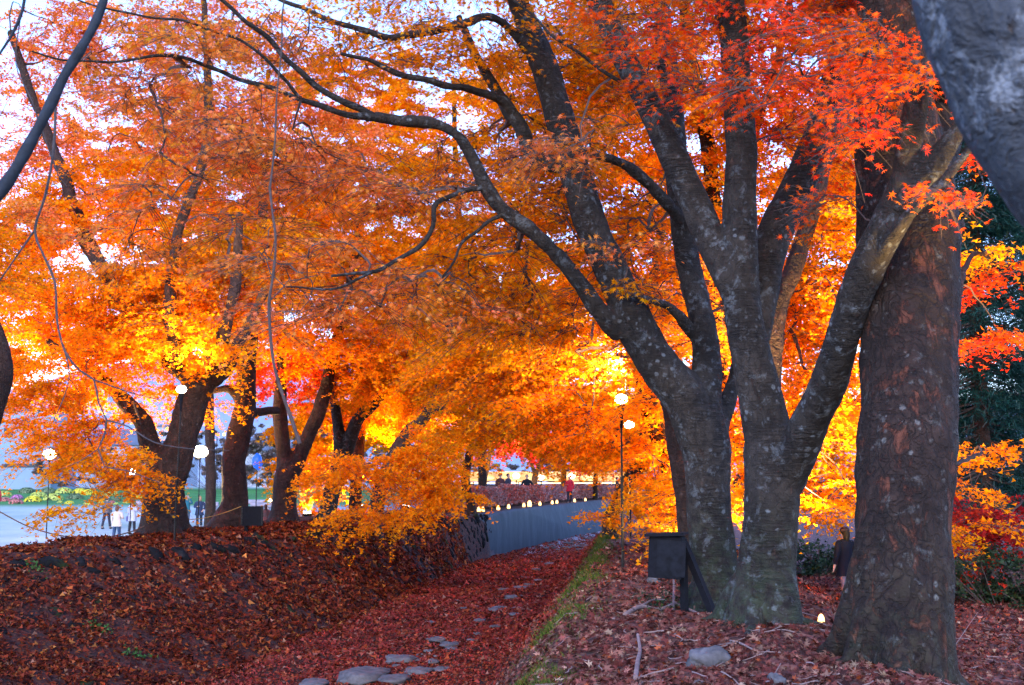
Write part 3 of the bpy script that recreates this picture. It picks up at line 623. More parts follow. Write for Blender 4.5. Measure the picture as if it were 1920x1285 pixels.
tree("tall maple with fiery red orange crown high behind the grey limbs",
     [[(1330, 1130, 22, 24), (1335, 900, 22, 20), (1345, 600, 22, 17), (1330, 300, 22, 15), (1290, 80, 22, 12), (1270, -200, 22, 8)], [(1335, 560, 22, 12), (1400, 300, 22, 9), (1460, 100, 22, 7), (1500, -100, 22, 5)]],
     [B(1300, 200, 21.5, 190, 140, 1.5, 'or', 2.4), B(1480, 170, 21, 180, 130, 1.4, 'rd', 2.0), B(1500, 330, 20.5, 130, 100, 1.2, 'or', 2.4), B(1300, 380, 22, 170, 110, 1.4, 'or', 2.4), B(1330, -60, 22, 320, 140, 1.6, 'or', 2.2), B(1350, 720, 23, 120, 160, 1.2, 'or', 2.2), B(1640, -60, 21, 180, 200, 1.5, 'rd', 1.6), B(1530, 560, 26, 130, 160, 1.4, 'or', 1.5), B(1530, 780, 27, 120, 110, 1.4, 'or', 1.6), B(1320, 560, 26, 160, 160, 1.4, 'or', 1.1), B(1580, 300, 25, 120, 160, 1.4, 'or', 1.4)],
     M_BARK_L, voxel=0.05, sd=24, group=GR)
tree("short dark trunk leaning over the ditch beyond the lamp post",
     [[(1143, 972, 36, 13), (1158, 945, 36, 14), (1172, 915, 36, 14), (1196, 870, 36, 12), (1225, 800, 36, 10), (1240, 690, 36, 7)]],
     [B(1205, 930, 35, 40, 50, 1.2, 'or', 1.8), B(1200, 830, 36, 90, 60, 1.4, 'or', 2.2), B(1120, 790, 40, 110, 70, 1.5, 'or', 2.4)], M_BARK_L, voxel=0.05, sd=25, group=GR)

# ---- left bank
GL = "maples in a row on the left bank"
tree("broad brown maple with two thick arms, right behind the left lamp post",
     [[(310, 1020, 30, 56), (310, 985, 30, 46), (308, 940, 30, 39), (308, 890, 30, 38), (313, 850, 30, 34)],
      [(300, 890, 30, 26), (288, 850, 30, 21), (270, 800, 30, 18), (246, 765, 30, 15), (205, 725, 30, 12), (160, 690, 30, 9), (90, 640, 30, 6)],
      [(318, 900, 30, 31), (338, 830, 30, 29), (358, 765, 30, 29), (376, 715, 30, 29), (388, 690, 30, 22), (415, 640, 30, 14), (440, 540, 30, 10), (450, 400, 30, 7)],
      [(372, 725, 30, 20), (345, 700, 30, 16), (315, 680, 30, 13), (285, 640, 30.5, 14), (245, 590, 31, 15), (195, 510, 31.5, 15), (155, 440, 32, 14), (130, 360, 32.5, 12), (100, 280, 33, 10), (60, 180, 33.5, 8), (20, 60, 34, 6)],
      [(385, 720, 30, 20), (420, 695, 30, 15), (450, 640, 30, 11), (500, 540, 30, 8)], [(340, 700, 30, 14), (320, 600, 30, 12), (330, 450, 30, 10), (385, 280, 30, 9), (388, 120, 30, 7), (380, -40, 30, 5)]],
     [B(120, 580, 31, 190, 85, 1.6, 'or', 1.7), B(330, 560, 31, 170, 110, 1.6, 'or', 2.6), B(60, 430, 32, 120, 90, 1.6, 'or', 1.2), B(190, 650, 30, 140, 50, 1.4, 'or', 1.6), B(230, 745, 30.8, 110, 45, 1.2, 'or', 1.0), B(410, 760, 33, 50, 40, 1.0, 'or', .5), B(345, 640, 29.8, 120, 55, 1.4, 'ye', 1.6), B(450, 480, 32, 170, 90, 1.5, 'ye', 1.8), B(90, 690, 29, 150, 50, 1.4, 'or', 1.5),
      B(130, 800, 28, 120, 45, 1.1, 'or', 1.2), B(120, 860, 27.5, 100, 35, .9, 'or', 0.7), B(210, 870, 27, 90, 42, .8, 'or', 1.5), B(150, 950, 26.5, 45, 20, .6, 'or', 0.3), B(238, 905, 26.8, 30, 16, .4, 'or', 0.6, .9), B(110, 740, 28, 130, 40, .9, 'or', 1.4), B(250, 380, 33, 220, 100, 1.8, 'or', 1.5), B(90, 300, 34, 160, 110, 1.8, 'mv', 0.75), B(150, 90, 35, 200, 110, 1.8, 'mv', 0.85), B(60, 200, 37, 150, 160, 1.8, 'mv', 0.5), B(30, 560, 33, 90, 120, 1.6, 'or', 1.0), B(400, 250, 34, 180, 110, 1.7, 'mv', 1.4), B(400, 60, 34, 200, 90, 1.7, 'mv', 0.9)],
     M_BARK_L, voxel=0.05, sd=31, flare=(0.52, 7, 1.0, 1), group=GL, lump=0.035, droop=0.4)
tree("leaning brown maple with a long root to the left, second from the left lamp post",
     [[(424, 1000, 34, 42), (432, 975, 34, 33), (440, 945, 34, 25), (438, 905, 34, 24), (440, 860, 34, 22), (452, 800, 34, 22), (460, 740, 34, 20), (464, 670, 34, 18), (475, 560, 34, 14), (490, 440, 34, 11), (500, 300, 34, 8)],
      [(455, 760, 34, 12), (430, 730, 34, 8), (400, 735, 34, 5)], [(462, 778, 34, 10), (495, 772, 34.5, 8), (520, 770, 35, 8)]],
     [B(470, 620, 35, 110, 60, 1.5, 'or', 1.8), B(520, 400, 36, 170, 100, 1.7, 'or', 1.9), B(560, 240, 36, 170, 90, 1.7, 'mv', 0.9)], M_BARK_L, voxel=0.055, sd=32, flare=(0.42, 5, 1.0, 1), group=GL, lump=0.03)
tree("dark maple splitting into a V just right of the flat black board",
     [[(532, 992, 38, 34), (532, 965, 38, 26), (534, 930, 38, 23), (540, 890, 38, 25), (544, 862, 38, 22)],
      [(534, 880, 38, 16), (530, 830, 38, 14), (527, 790, 38, 14), (524, 755, 38, 13), (528, 660, 38, 10), (520, 520, 38, 8)],
      [(552, 880, 38, 15), (568, 840, 38, 14), (588, 795, 38, 14), (606, 750, 38, 13), (620, 680, 38, 11), (650, 560, 38, 8), (680, 400, 38, 6)]],
     [B(560, 690, 39, 120, 60, 1.5, 'rd', 1.6), B(680, 640, 38, 170, 90, 1.7, 'or', 2.2), B(700, 480, 39, 200, 100, 1.8, 'or', 2.0), B(680, 300, 40, 200, 110, 1.9, 'or', 1.0)], M_BARK_L, voxel=0.06, sd=33, flare=(0.42, 5, 0.8, 1), group=GL, lump=0.03)
tree("grey maple forking low with a wide right arm, fourth of the left bank row",
     [[(613, 992, 42, 24), (614, 965, 42, 18), (622, 925, 42, 16), (634, 885, 42, 17), (642, 852, 42, 17)],
      [(638, 860, 42, 12), (634, 800, 42, 10), (626, 745, 42, 9), (620, 660, 42, 7)], [(648, 860, 42, 13), (668, 792, 42, 12), (700, 756, 42, 12), (728, 722, 42, 10), (765, 660, 42, 8), (800, 560, 42, 6)]],
     [B(640, 760, 43, 110, 50, 1.4, 'or', 1.7), B(800, 600, 42, 180, 110, 1.8, 'ye', 2.2), B(560, 870, 42, 50, 40, 1.2, 'or', 1.3)], M_BARK_B, voxel=0.06, sd=34, flare=(0.34, 5, 0.8, 1), group=GL, lump=0.02)
tree("narrow upright maple trunk half hidden by drooping orange leaves, fifth of the left bank row",
     [[(664, 992, 46, 17), (666, 960, 46, 13), (668, 900, 46, 12), (672, 830, 46, 12), (680, 740, 46, 10), (672, 600, 46, 8), (670, 400, 46, 6)]],
     [B(600, 900, 47, 60, 70, 1.5, 'or', 2.0), B(740, 760, 46, 120, 70, 1.7, 'or', 2.2)], M_BARK_L, voxel=0.065, sd=35, group=GL)
tree("dark maple leaning right with low fans of orange leaves drooping over the ditch wall",
     [[(702, 985, 37, 15), (712, 920, 37, 14), (735, 865, 37, 15), (765, 815, 37, 15), (795, 785, 37, 12), (822, 730, 37, 9), (840, 640, 37, 7), (850, 500, 37, 5)], [(800, 780, 37, 6), (840, 755, 37, 5), (880, 720, 37, 4), (900, 680, 37, 3)], [(715, 930, 37, 6), (690, 880, 36, 4), (650, 860, 35, 3)]],
     [B(760, 880, 33.5, 110, 50, 1.2, 'or', 1.55, 1.9), B(640, 870, 33, 80, 22, .8, 'or', 1.55, 1.8), B(800, 840, 34, 80, 50, 1.1, 'or', 1.55, 1.8), B(700, 955, 32.5, 110, 16, .8, 'or', 1.55, 1.7), B(820, 930, 33.5, 62, 36, .9, 'or', 1.55, 1.6), B(610, 895, 33, 50, 10, .6, 'or', 1.55, 1.6), B(780, 700, 39, 140, 70, 1.7, 'or', 1.8)], M_BARK_L, voxel=0.055, sd=36, group=GL, fan=0.5, droop=0.5)
tree("thin crooked maple at the bend where the concrete wall starts",
     [[(884, 972, 50, 11), (882, 940, 50, 9), (872, 900, 50, 9), (880, 850, 50, 8), (884, 780, 50, 7), (888, 720, 50, 6), (880, 620, 50, 5), (870, 480, 50, 4)], [(880, 860, 50, 5), (905, 820, 50, 4.5), (935, 790, 50, 4), (970, 770, 50, 3), (1000, 760, 50, 2.4)]],
     [B(860, 860, 50, 36, 70, 1.2, 'or', 1.8), B(900, 660, 52, 140, 90, 2.0, 'or', 2.2), B(950, 740, 55, 90, 70, 2.0, 'gy', 1.8)], M_BARK_L, voxel=0.06, sd=37, group=GL)
tree("dark stub of a trunk leaning in at the left edge of the picture",
     [[(-95, 1060, 24, 40), (-70, 960, 24, 32), (-45, 850, 24, 30), (-20, 755, 24, 30), (-4, 700, 24, 28), (-10, 640, 24, 22), (-50, 540, 24, 18), (-120, 380, 24, 12)]],
     [B(-60, 500, 24, 90, 120, 1.2, 'or', 1.4), B(40, 440, 25, 100, 60, 1.0, 'mv', 0.6)], M_BARK_L, voxel=0.05, sd=38, group=GL)
# ---- further away
GF = "far maples beyond the bend"
for i, (label, limbs, blobs) in enumerate([
    ("pink red maple beyond the hedge, left of the standing people's bend", [[(905, 925, 76, 5), (915, 870, 76, 4), (930, 800, 76, 3)]], [B(945, 800, 76, 75, 60, 3, 'pk', 2.6, 2.2, .17), B(900, 700, 78, 80, 80, 3, 'or', 2.2, 2.2, .17)]),
    ("maple with red leaves and a forked grey trunk behind the hedge", [[(1000, 930, 80, 6), (1003, 895, 80, 5.5), (1008, 880, 80, 4), (1020, 855, 80, 3)], [(1004, 893, 80, 4), (995, 865, 80, 3), (985, 840, 80, 2)]], [B(1010, 830, 80, 80, 40, 3, 'pk', 2.2, 2.2, .18), B(1000, 760, 82, 90, 60, 3, 'rd', 2.4, 2.2, .18)]),
    ("crimson maple with pale straight trunk right of the red-coated walker", [[(1056, 930, 84, 5.5), (1057, 890, 84, 5), (1060, 850, 84, 4)]], [B(1075, 850, 84, 60, 34, 3, 'pk', 2.2, 2.2, .18), B(1090, 780, 86, 90, 60, 3, 'or', 2.4, 2.2, .18)]),
    ("maple with orange leaves and thin trunk at the right end of the hedge", [[(1116, 930, 90, 5), (1117, 890, 90, 4.5), (1125, 840, 90, 3)]], [B(1140, 850, 88, 60, 36, 3, 'or', 2.0, 2.2, .18), B(1170, 760, 90, 90, 80, 3, 'or', 2.4, 2.2, .18)]),
    ("bushy yellow green maple far behind the left bank row", [[(760, 925, 70, 8), (765, 820, 70, 7), (780, 700, 70, 5)]], [B(760, 800, 70, 130, 70, 3, 'ye', 2.2, 2.2, .16), B(820, 680, 70, 150, 100, 3, 'gy', 1.8, 2.2, .16), B(620, 800, 72, 90, 60, 3, 'or', 1.8, 2.2, .16)]),
    ("tall thin-leaved maple against the pale sky, far top left", [[(395, 905, 60, 10), (390, 600, 60, 9), (400, 300, 60, 7), (385, 50, 60, 5)]], [B(200, 520, 60, 200, 130, 3, 'or', 1.0, 2.2, .15), B(330, 300, 60, 230, 170, 3, 'or', 1.0, 2.2, .15), B(480, 560, 60, 200, 130, 3, 'or', 1.5, 2.2, .15), B(620, 180, 60, 200, 130, 3, 'mv', 0.5, 2.2, .15)]),
    ("maple crown filling the middle distance above the ditch", [[(905, 960, 62, 9), (900, 700, 62, 8), (860, 400, 62, 6), (850, 150, 62, 4)]], [B(850, 480, 60, 240, 150, 3, 'or', 1.7, 2.2, .15), B(600, 420, 60, 220, 150, 3, 'or', 1.2, 2.2, .15), B(700, 180, 60, 240, 130, 3, 'or', 0.6, 2.2, .15), B(980, 560, 58, 180, 120, 3, 'or', 2.0, 2.2, .15), B(900, 230, 60, 190, 130, 3, 'or', 0.9, 2.2, .15)])]):
    tree(label, limbs, blobs, M_BARK_L, voxel=0.09, sd=50 + i, group=GF, twigs=False)
# ---- right edge
GRE = "trees and bushes along the right edge"
tree("dark red maple low at the right edge", [[(1850, 1100, 25, 9), (1853, 1020, 25, 7), (1860, 960, 25, 5)]],
     [B(1850, 960, 24.2, 100, 50, 1.2, 'dr', 2.6), B(1870, 1030, 24, 80, 30, 1.0, 'dr', 1.6)], M_BARK_L, voxel=0.05, sd=61, group=GRE)
tree("orange maple reaching out from behind the massive trunk at the right edge", [[(1768, 1130, 14.5, 20), (1770, 950, 14.5, 14), (1768, 800, 14.8, 12), (1772, 600, 15.5, 10), (1800, 420, 17, 8)], [(1770, 800, 15, 7), (1810, 500, 18, 5), (1870, 480, 18.5, 3)], [(1770, 880, 15, 5), (1840, 850, 17.8, 3)]],
     [B(1825, 855, 18.5, 60, 30, .6, 'or', 2.2, 1.0), B(1810, 905, 18.5, 36, 30, .6, 'or', 1.6, 1.0), B(1840, 485, 18.5, 50, 22, .5, 'ye', 3.0, 1.0), B(1880, 520, 18.5, 60, 28, .6, 'rd', 1.8, 1.0), B(1850, 640, 18.5, 80, 40, .7, 'rd', 1.1, 1.0), B(1800, 1000, 19.5, 60, 30, .6, 'or', 1.7, 1.0), B(1810, 300, 17.8, 26, 16, .3, 'rd', 0.9, .7)],
     M_BARK_L, voxel=0.035, sd=62, group=GRE)
def conifer(label, px, Y, top, bot, wpx, sd):
    rs = seed(sd); b0 = P(px, bot, Y); t0 = P(px, top, Y); gz = float(hz(b0[0], b0[1])); root = empty("conifer", (b0[0], b0[1], gz), label, "conifer", GRE)
    a = Acc(); V, F = tube([[b0[0], b0[1], gz - .2], [b0[0], b0[1], t0[2] * .5], [t0[0], b0[1], t0[2]]], [0.26, .17, .03], 8); a.add(V, F); under(a.build("trunk", M_BARK_L, smooth=True, tint=False), root)
    a = Acc(); h = t0[2] - gz; n = int(130 * h / 3); zz = gz + h * rs.uniform(0.1, 1, n); R = wpx * Y / FPX * (1.05 - 0.75 * (zz - gz) / h)
    th = rs.uniform(0, 6.283, n); d = np.stack([np.cos(th), np.sin(th), -0.25 + 0 * th], 1); base = np.stack([b0[0] + 0 * th, b0[1] + 0 * th, zz], 1)
    rr = rs.uniform(0.3, 1, n); tip = base + d * (R * rr)[:, None]
    S = 4; t = np.linspace(0, 1, S)[None, :, None]; prism(a, base[:, None] * (1 - t) + tip[:, None] * t, np.linspace(.03, .01, S)[None] * np.ones((n, 1)), 1)
    ax = d / np.linalg.norm(d, axis=1, keepdims=True)
    NEED = np.array([[-0.07, -0.4], [0.07, -0.4], [0.05, 0.7], [-0.05, 0.7]])
    sprays(a, tip - ax * 0.3, ax, rs.uniform(.9, 1.5, n), 190, 0.13, 'gn', rs, NEED, twigs=False, thick=.10, fan=.8, droop=.25, jit=.3)
    LEAFCOUNT[0] += n * 150
    under(a.build("crown", [M_NEEDLE, M_TWIG]), root)
conifer("dark green conifer beside the massive trunk at the right edge", 1850, 30, -60, 1040, 125, 71)
conifer("second dark conifer further back, partly cut off by the right edge of the picture", 1950, 34, -200, 1030, 150, 72)
conifer("conifer glimpsed low behind the massive trunk and red leaves", 1770, 42, 150, 1010, 120, 73)
def shrub(label, px, py, Y, w, h, pal, sd, sz=0.08, cat="shrub", group=GRE, dens=1.0, name="shrub"):
    rs = seed(sd); c = P(px, py, Y); gz = float(hz(c[0], c[1])); wx = w * Y / FPX; hh = h * Y / FPX
    root = empty(name, (c[0], c[1], gz), label, cat, group); a = Acc(); n = int(26 * dens * wx * hh + 10)
    nodes = np.stack([c[0] + rs.uniform(-1, 1, n) * wx, c[1] + rs.uniform(-.7, .7, n), gz + hh * rs.uniform(0.05, 1.0, n) ** 0.8], 1)
    base = nodes * [0.3, 1, 0] + [c[0] * .7, 0, gz]
    S = 4; t = np.linspace(0, 1, S)[None, :, None]; prism(a, base[:, None] * (1 - t) + nodes[:, None] * t, np.full((n, S), .01), 1)
    ax = rs.normal(size=(n, 3)) * [1, 1, .4]; ax /= np.linalg.norm(ax, axis=1, keepdims=True)
    sprays(a, nodes, ax, rs.uniform(.4, .8, n), 110, sz, pal, rs, DART, twigs=False, thick=.12, jit=.3)
    under(a.build("foliage", [M_NEEDLE, M_TWIG]), root)
shrub("dark evergreen shrub at the end of the leaf-covered path between the trunks", 1520, 1050, 30, 90, 60, 'sh', 81)
shrub("low dark green shrub right of the massive trunk, below the red maple", 1850, 1110, 23.5, 100, 75, 'sh', 82)
shrub("dark shrub cut by the right edge, beside the low green shrub", 1960, 1110, 22.5, 80, 95, 'sh', 83)
shrub("small green bush at the foot of the tree behind the black box", 1290, 1120, 15.0, 20, 30, 'sh', 84, sz=.04)
# ---------------------------------------------------------------- fallen leaves, stones, moss
def litter(name, label, n, xy, pal_w, rs, sz=0.055):
    x, y = xy; z = hz(x, y); nr = hn(x, y) + rs.normal(0, 0.5, (len(x), 3)); s = sz * np.clip(y / 17, 1, 2.2) * np.clip(np.exp(rs.normal(-.08, .32, len(x))), .4, 1.9)
    pos = np.stack([x, y, z + rs.uniform(0.006, 0.035, len(x)) * np.clip(y / 15, 1, 2)], 1)
    cs = np.array([c for c, _ in pal_w]); p = np.array([w_ for _, w_ in pal_w]); t = cs[rs.choice(len(cs), len(x), p=p / p.sum())] * np.exp(rs.normal(0, 0.28, (len(x), 1)))
    a = Acc(); nearm = y < 15.5
    leaves(a, pos[nearm], nr[nearm], s[nearm], t[nearm], MAPLE, rs); leaves(a, pos[~nearm], nr[~nearm], s[~nearm], t[~nearm], DART, rs)
    return tag(a.build(name, M_FALL), label, "fallen leaves", None, "stuff")
rs = seed(5)
def frustum_xy(n, y0, y1, xa, xb, rs, pw=1.0):
    """points denser close by, between curves xa(y) and xb(y)"""
    u = rs.uniform(0, 1, n); y = y0 * (y1 / y0) ** (u ** pw); a, b = xa(y), xb(y)
    a = np.maximum(a, -0.46 * y - 0.5); b = np.minimum(b, 0.46 * y + 0.5)
    return a + (b - a) * rs.uniform(0, 1, n), y
x, y = frustum_xy(60000, 8.6, 30, lambda y: crestR(y) - 0.9, lambda y: crestR(y) + 9, rs)
k = (noise_k := (np.sin(x * 2.3 + 1.3 * np.sin(y * 1.9)) * np.sin(y * 2.1 + x) > -0.72)) | (rs.uniform(0, 1, len(x)) < 0.35)
litter("fallen_leaves", "dry pinkish brown maple leaves strewn over the right bank and path", 0, (x[k], y[k]),
       [((0.166, 0.049, 0.037), 3), ((0.114, 0.028, 0.022), 3), ((0.204, 0.083, 0.060), 2.6), ((0.230, 0.121, 0.084), 1.6), ((0.242, 0.055, 0.020), .6), ((0.045, 0.016, 0.013), 2.6), ((0.318, 0.209, 0.138), .35)], rs, 0.056)
x, y = frustum_xy(90000, 13, 46, lambda y: crestL(y) - 2.6, lambda y: floorL(y) + .2, rs, 0.9)
cov = np.sin(x * 2.9 + 2 * np.sin(y * 1.1)) * np.sin(y * 2.7 + 1.7 * x) ; cov2 = np.sin(x * 1.1 + 3 * np.sin(y * .5)) * np.sin(y * .9 + .6 * x); k = ((cov > -0.25) & (cov2 > -.6)) | (rs.uniform(0, 1, len(x)) < 0.25)
litter("fallen_leaves", "deep red leaves carpeting the left slope and bank top", 0, (x[k], y[k]),
       [((0.160, 0.025, 0.009), 4), ((0.101, 0.016, 0.008), 3.4), ((0.227, 0.052, 0.013), 2), ((0.034, 0.008, 0.006), 3.2), ((0.303, 0.108, 0.026), .5), ((0.201, 0.090, 0.053), .5)], rs, 0.056)
x, y = frustum_xy(115000, 15, 75, floorL, lambda y: floorR(y) + .9, rs, 0.95)
k = rs.uniform(0, 1, len(x)) < np.interp(y, [15, 46, 52, 60, 75], [.9, .92, .5, .2, .1])
litter("fallen_leaves", "crimson leaves filling the bed of the ditch", 0, (x[k], y[k]),
       [((0.239, 0.036, 0.024), 4), ((0.184, 0.025, 0.021), 3), ((0.281, 0.060, 0.024), 2), ((0.056, 0.013, 0.009), 1.6), ((0.254, 0.106, 0.073), .8)], rs, 0.045)
# moss and grass along the right crest
a = Acc(); n = 26000; y = 8.8 * (45 / 8.8) ** rs.uniform(0, 1, n); x = crestR(y) - 0.1 + rs.normal(0, 0.20, n)
cl = np.sin(y * 1.3 + 1) + 0.8 * np.sin(y * 3.1 + 2 * x) + .5 * np.sin(y * 7 + x * 5); k = (cl > 0.7) | (rs.uniform(0, 1, n) < .07); x, y = x[k], y[k]; n = len(x)
d = rs.normal(0, 1, (n, 3)) * [.6, .6, .2] + [-.25, -.2, 0.9]
BLADE = np.array([[-0.06, 0], [0.06, 0], [0.03, 0.7], [-0.02, 1.0]])
gc = np.array([(.045, .08, .012), (.08, .12, .015), (.14, .13, .02), (.025, .05, .01)])[rs.randint(0, 4, n)]
leaves(a, np.stack([x, y, hz(x, y)], 1), rs.normal(0, 1, (n, 3)) * [1, 1, .3], 0.075 * np.clip(y / 15, .8, 2), gc, BLADE, rs, 0, d * 3)
tag(a.build("moss_and_grass", M_FALL), "yellow green grass and moss along the crest of the right bank", "grass", None, "stuff")
# small green weeds on left slope
a = Acc(); W = []
for px, py, Y in ((187, 1150, 20.5), (255, 1190, 20), (62, 1065, 22)):
    c = P(px, py, Y); W.append(np.stack([c[0] + rs.normal(0, .12, 60), c[1] + rs.normal(0, .12, 60)], 1))
W = np.vstack(W); leaves(a, np.stack([W[:, 0], W[:, 1], hz(W[:, 0], W[:, 1]) + rs.uniform(.01, .08, len(W))], 1), rs.normal(0, .7, (len(W), 3)) + [0, -.4, 1], 0.055, np.array([.035, .09, .02]) * np.exp(rs.normal(0, .3, (len(W), 1))), DART, rs)
tag(a.build("weeds", M_FALL), "sprigs of small green weeds growing out of the left slope", "weeds", None, "stuff")

def rock_mesh(acc, c, r, sq, rs, n=None, tint=None, seg=12, rings=8):
    th = np.linspace(0, math.pi, rings + 1); ph = np.arange(seg) * 2 * math.pi / seg
    V = np.stack([np.sin(th)[:, None] * np.cos(ph), np.sin(th)[:, None] * np.sin(ph), np.cos(th)[:, None] * np.ones(seg)], -1).reshape(-1, 3)
    V = np.sign(V) * np.abs(V) ** 0.75
    o = rs.uniform(-50, 50, 3)
    f = np.array([noise.noise(Vector(v * 1.6 + o)) * 0.45 + noise.noise(Vector(v * 4 + o)) * 0.16 for v in V]); V = V * (1 + f)[:, None] * np.array(sq) * r
    if n is not None:
        n = Vector(n); R = np.array(n.to_track_quat('Z', 'Y').to_matrix()) @ np.array(Matrix.Rotation(rs.uniform(0, 6.28), 3, 'Z')); V = V @ R.T
    i = np.arange(rings)[:, None] * seg; j = np.arange(seg)[None]; j2 = (j + 1) % seg
    acc.add(V + np.asarray(c), np.stack([i + j, i + seg + j, i + seg + j2, i + j2], -1).reshape(-1, 4), 0, tint)
# stone facing of the left slope: courses of rough dark stones set in the bank
a = Acc(); n = 0
for row in range(9):
    u = 0.02 + row * 0.115; y = 14.0
    while y < 50:
        y += rs.uniform(0.42, 0.66) * (1 + .012 * (y - 14)); uu = u + rs.uniform(-.035, .035)
        keep = (0.8 if row == 0 else 0.6 if row == 1 else 0.32 if row < 5 else 0.10)
        if y > 38: keep = 0.95
        elif y > 32: keep = max(keep, .5)
        if rs.uniform() > keep: continue
        cl, fl = float(crestL(y)), float(floorL(y)); x = cl + (fl - cl) * uu
        if x < -0.46 * y - 1: continue
        nn = hn(np.array([x]), np.array([y]))[0]; r = rs.uniform(.09, .23) * (1.1 if row == 0 else .85); z = float(hz(x, y))
        rock_mesh(a, np.array([x, y, z]) - nn * r * (.22 if row == 0 else .4), r, (1.2, .75, .6), rs, nn, seg=10, rings=8); n += 1
m, nt, b = newmat("embankment_stone"); g = geo(nt); n2 = noi(nt, 4, 5, .6, g)
c = ramp(nt, n2, [(.3, (.004, .004, .004)), (.6, (.011, .010, .011)), (.8, (.028, .027, .029))]); c = mixc(nt, ramp(nt, noi(nt, 1.3, 5, .6, g), [(.55, (0, 0, 0)), (.65, (.6, .6, .6))]), c, (.035, .05, .012))
nt.links.new(c, b.inputs["Base Color"]); b.inputs["Roughness"].default_value = .9; b.inputs["Specular IOR Level"].default_value = .08; bump(nt, b, noi(nt, 14, 5, .6, g), .8, .03)
tag(a.build("stone_embankment", m, smooth=True, tint=False), "rough dark mossy stones facing the left slope of the ditch, half buried in leaves", "stone wall")
# concrete retaining wall at the bend
ys = np.concatenate([np.arange(49.6, 110, 0.8)]); us = np.linspace(0, 1, 7); V = []
for y in ys:
    cl, fl = float(crestL(y)), float(floorL(y))
    for u in us: x = cl + (fl - cl) * (u * 1.02 - .01); rmp = float(ss(49.4, 54, y)); V.append([x + .30 * rmp - .06, y - .12, float(hz(x, y)) - .04 + .16 * rmp - (.4 if u == us[-1] else 0)])
    V.append([cl - .42, y, float(hz(cl - .42, y)) + .10])
k = 8; V = np.array(V); i = np.arange(len(ys) - 1)[:, None] * k; F = [(np.stack([i + j, i + k + j, i + k + j2, i + j2], -1).reshape(-1, 4)) for j, j2 in [(q, q + 1) for q in range(6)] + [(7, 0)]]
a = Acc(); a.add(V, np.vstack(F)); j = list(range(7)); a.add(V[:8], [[7, 0, 1, 2, 3, 4, 5, 6]])
m, nt, b = newmat("weathered_concrete"); g = geo(nt)
c = ramp(nt, noi(nt, 2.2, 6, .7, geo(nt, (.9, .6, .25))), [(.25, (.024, .031, .040)), (.5, (.040, .052, .066)), (.75, (.064, .080, .098))])
c = mixc(nt, ramp(nt, noi(nt, 6, 4, .7, geo(nt, (1.2, 1.2, .2))), [(.55, (0, 0, 0)), (.7, (.6, .6, .6))]), c, (.012, .016, .022))
nt.links.new(c, b.inputs["Base Color"]); b.inputs["Roughness"].default_value = .75; b.inputs["Specular IOR Level"].default_value = .15; bump(nt, b, noi(nt, 5, 6, .7, g), .25, .02)
tag(a.build("concrete_retaining_wall", m, smooth=True, tint=False), "curving blue grey concrete wall at the bend of the ditch, streaked with damp", "retaining wall")
# flat stones lying in the bed
GS = "flat stones in the bed of the ditch"
words = ["broad", "long", "rounded", "small", "narrow", "wide pale", "sunken", "flat", "tilted", "chipped"]
ORD2 = "first second third fourth fifth sixth seventh eighth ninth tenth eleventh twelfth thirteenth fourteenth fifteenth sixteenth seventeenth eighteenth nineteenth twentieth".split()
near_px = [(680, 1275, 46, "largest flat grey stone at the lower edge of the ditch bed"), (590, 1284, 26, "flat stone cut by the lower edge of the picture, left of the largest"), (740, 1284, 30, "thin grey stone right of the largest flat stone at the lower edge"), (752, 1238, 28, "wide flat stone lowest but one in the ditch, near its middle"),
           (785, 1256, 26, "flat stone pair member lying closest above the lower edge of the ditch"), (828, 1252, 16, "small round grey stone nearest the mossy crest in the ditch"), (848, 1218, 14, "tiny grey stone alone in the red leaves below the moss")]
far_px = [(820, 1205, 16), (845, 1213, 18), (790, 1225, 10), (858, 1186, 14), (895, 1194, 9), (805, 1170, 12), (900, 1165, 12), (935, 1144, 16), (960, 1120, 14), (978, 1108, 16), (945, 1107, 12), (990, 1098, 10), (930, 1150, 14), (970, 1150, 12), (965, 1126, 9), (1010, 1092, 9), (985, 1085, 8), (1030, 1060, 10), (1005, 1070, 9), (965, 1160, 10)]
def bed_stone(px, py, r, label, group=None):
    d = P(px, py, 30) - np.array([0, 0, EYE]); t = (-1.57 - EYE) / d[2]; c = d * t + np.array([0, 0, EYE]); rr = r * c[1] / FPX
    a = Acc(); zz = float(hz(c[0], c[1])); rock_mesh(a, [0, 0, 0], rr, (1.0, 1.3, .26), rs, seg=16, rings=10)
    o = a.build("flat_stone", M_ROCK, smooth=True, tint=False); o.location = (c[0], c[1], zz + .035 + rr * .03); tag(o, label, "stone", group)
for q in near_px: bed_stone(*q, GS)
far_px.sort(key=lambda q: -q[1])
for i, (px, py, r) in enumerate(far_px): bed_stone(px, py, r, "%s nearest of the flat grey stones in the middle stretch of the ditch" % ORD2[i], GS)
for _ in range(38):
    py = 1050 + 200 * rs.uniform() ** 1.3; cx = np.interp(py, [1050, 1120, 1180, 1250], [1000, 950, 880, 790]); bed_stone(cx + rs.normal(0, 38), py, rs.uniform(3.5, 8) * np.interp(py, [1050, 1250], [.8, 1.5]), "small worn grey stone among the leaves in the bed of the ditch", "small worn stones in the ditch bed")
for _ in range(30):
    px = rs.uniform(1000, 1112); py = rs.uniform(1006, 1034); 
    if px < 1000 + (1034 - py) * 1.2: px += 30
    bed_stone(px, py, rs.uniform(4, 9), "pale wet stone in the bare stretch of ditch bed below the concrete wall", "pale stones below the concrete wall")
